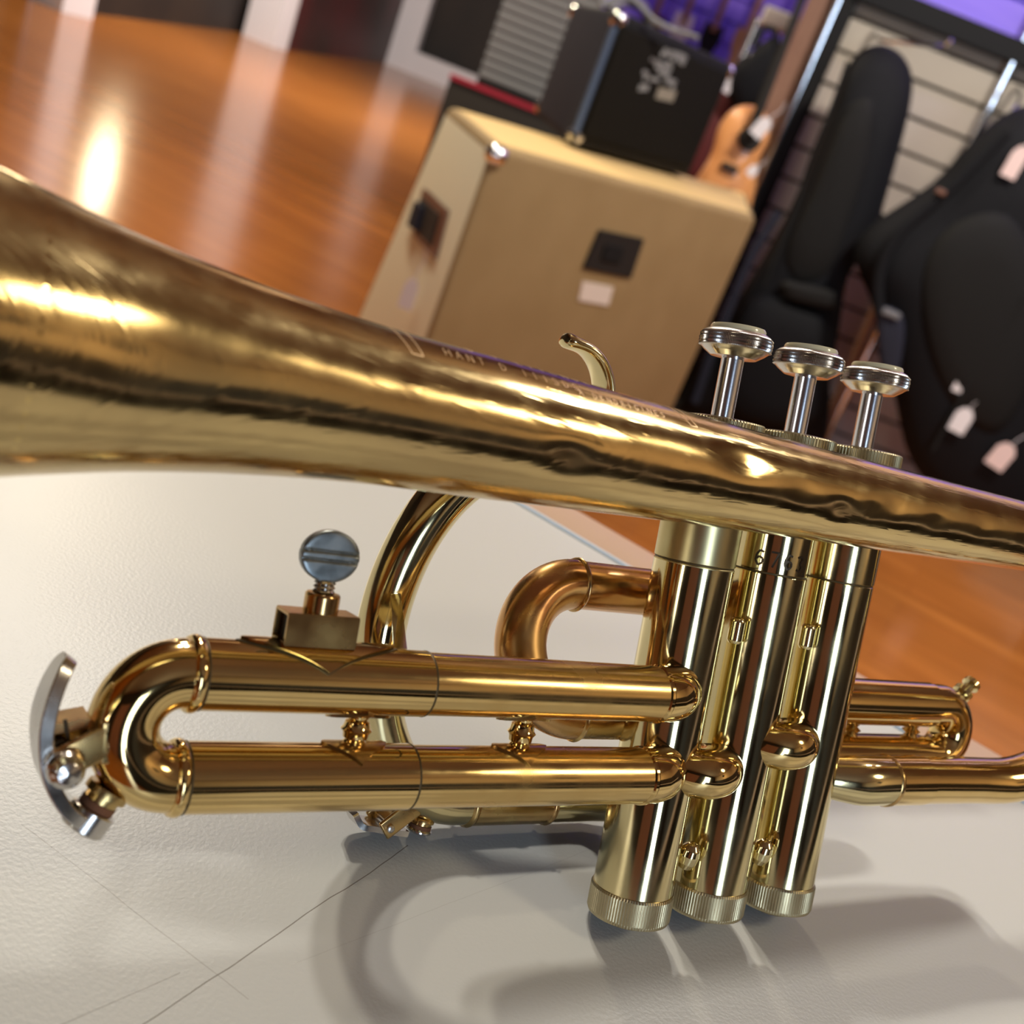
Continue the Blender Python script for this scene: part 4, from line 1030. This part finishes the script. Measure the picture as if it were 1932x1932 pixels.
lamp((1.1, 1.5, 2.9), 85, .3, NEUT, (1.0, 3.6, .8), 'unseen ceiling lamp added to brighten the slatwall around the gig bags')  # unseen lamp added for more light on slatwall and bags
# lit globe on the left wall that glares on the floor
gl = CAM + Vector((0, 0, 0)); hp0 = hz(185, 340, 0); dd = (hp0 - CAM); dd.z = -dd.z; dd.normalize()
tt = 5.3; gp = hp0 + dd * tt
ge = empty('wall_lamp', gp[:], 0, 'round lit wall lamp between the first two white pillars', 'lamp')
bm = bmesh.new(); bmesh.ops.create_icosphere(bm, subdivisions=4, radius=.095); link('globe', bm, mat('glowing_globe', (1, .85, .6), .4, emis=(1, .80, .50), estr=70), ge, 60)
bm = bmesh.new(); box(bm, (-.19, 0, 0), (.12, .05, .05)); link('bracket', bm, M['leg'], ge, 0)

# windows behind the camera (daylight)
def window(n, x0, x1, y, z0, z1, power, col, face):
    bm = bmesh.new()
    for (a, b) in (((x0 - .05, y - .02, z0 - .05), (x0, y + .03, z1 + .05)), ((x1, y - .02, z0 - .05), (x1 + .05, y + .03, z1 + .05)), ((x0, y - .02, z1), (x1, y + .03, z1 + .05)), ((x0, y - .02, z0 - .05), (x1, y + .03, z0))):
        c = [(a[i] + b[i]) / 2 for i in range(3)]; s = [b[i] - a[i] for i in range(3)]; box(bm, c, s)
    w = struct('window_%d' % n, bm, M['white'])
    l = bpy.data.lights.new('daylight', 'AREA'); l.shape = 'RECTANGLE'; l.size = x1 - x0; l.size_y = z1 - z0; l.energy = power; l.color = col
    o = bpy.data.objects.new('daylight', l); COL.objects.link(o); o.location = ((x0 + x1) / 2, y + .035, (z0 + z1) / 2); o.rotation_euler = (math.radians(90), 0, 0) if False else Vector((0, 1, 0)).to_track_quat('-Z', 'Y').to_euler()
    return o
window(1, 1.55, 2.45, -3.48, .15, 2.5, 78, COOL, 1)
window(2, -3.2, -2.2, -3.48, .9, 2.5, 36, NEUT, 1)
# reddish-brown panel added behind the camera for its reflection in the valve casings
bm = bmesh.new(); box(bm, (-.05, -3.45, 1.15), (1.5, .06, 2.3)); struct('reflection_panel_1', bm, M['redbrown'])
# unseen counter added right of the table for the bands it mirrors in the brass
bm = bmesh.new(); ctr = empty('reflection_counter', (1.25, -.6, 0), 0, 'unseen dark counter with a pale top, added for its reflection in the brass', 'counter')
box(bm, (0, 0, .385), (.40, 2.4, .77), bev=.004); link('body', bm, M['beam'], ctr, 40)
bm = bmesh.new(); box(bm, (0, 0, .785), (.46, 2.5, .03), bev=.003); link('countertop', bm, M['white'], ctr, 40)
# violet wash over the upper slatwall
def strip(loc, tgt, power, sx_, sy_, col, label):
    e = empty('violet_tube_light', loc, 0, label, 'lamp')
    l = bpy.data.lights.new('tube', 'AREA'); l.shape = 'RECTANGLE'; l.size = sx_; l.size_y = sy_; l.energy = power; l.color = col
    o = bpy.data.objects.new('tube', l); COL.objects.link(o); o.rotation_euler = (Vector(tgt) - Vector(loc)).to_track_quat('-Z', 'Y').to_euler(); o.parent = e
    bm = bmesh.new(); box(bm, (0, 0, .05), (sx_ + .04, sy_ + .04, .03)); link('housing', bm, M['housing'], e, 0)
    bm = bmesh.new(); tube(bm, [(0, 0, .06), (0, 0, 3.2 - loc[2])], .01, 8); link('hanging_rod', bm, M['housing'], e, 40)
strip((1.6, 3.3, 2.7), (1.6, 3.9, 1.6), 16, 2.2, .06, (.62, .50, 1.0), 'violet tube light over the upper slatwall')
strip((-.15, 5.6, 2.7), (-.15, 6.4, 1.3), 12, 1.0, .06, (.55, .45, 1.0), 'violet tube light over the far guitar wall')

# ================================================================== WORLD, CAMERA, VIEW
w = bpy.data.worlds.new('World'); SC.world = w; w.use_nodes = True
w.node_tree.nodes['Background'].inputs[0].default_value = (.8, .86, 1, 1); w.node_tree.nodes['Background'].inputs[1].default_value = .2
cam = bpy.data.cameras.new('Camera'); co = bpy.data.objects.new('Camera', cam); COL.objects.link(co)
r = W.col[0]; u = -W.col[1]; bk = -W.col[2]
mm = Matrix((( r[0], u[0], bk[0], CAM.x), (r[1], u[1], bk[1], CAM.y), (r[2], u[2], bk[2], CAM.z), (0, 0, 0, 1)))
co.matrix_world = mm
cam.sensor_width = 36; cam.lens = 36 * F / 1932; cam.clip_start = .005; cam.clip_end = 100
cam.dof.use_dof = True; cam.dof.focus_distance = .222; cam.dof.aperture_fstop = cam.lens / 1.9
SC.camera = co
SC.view_settings.view_transform = 'Standard'; SC.view_settings.look = 'None'; SC.view_settings.gamma = 1
SC.view_settings.use_curve_mapping = False; SC.view_settings.exposure = -0.17
SC.cycles.caustics_reflective = False; SC.cycles.max_bounces = 8; SC.cycles.glossy_bounces = 6; SC.cycles.diffuse_bounces = 4
SC.cycles.use_denoising = True; SC.cycles.sample_clamp_indirect = 6
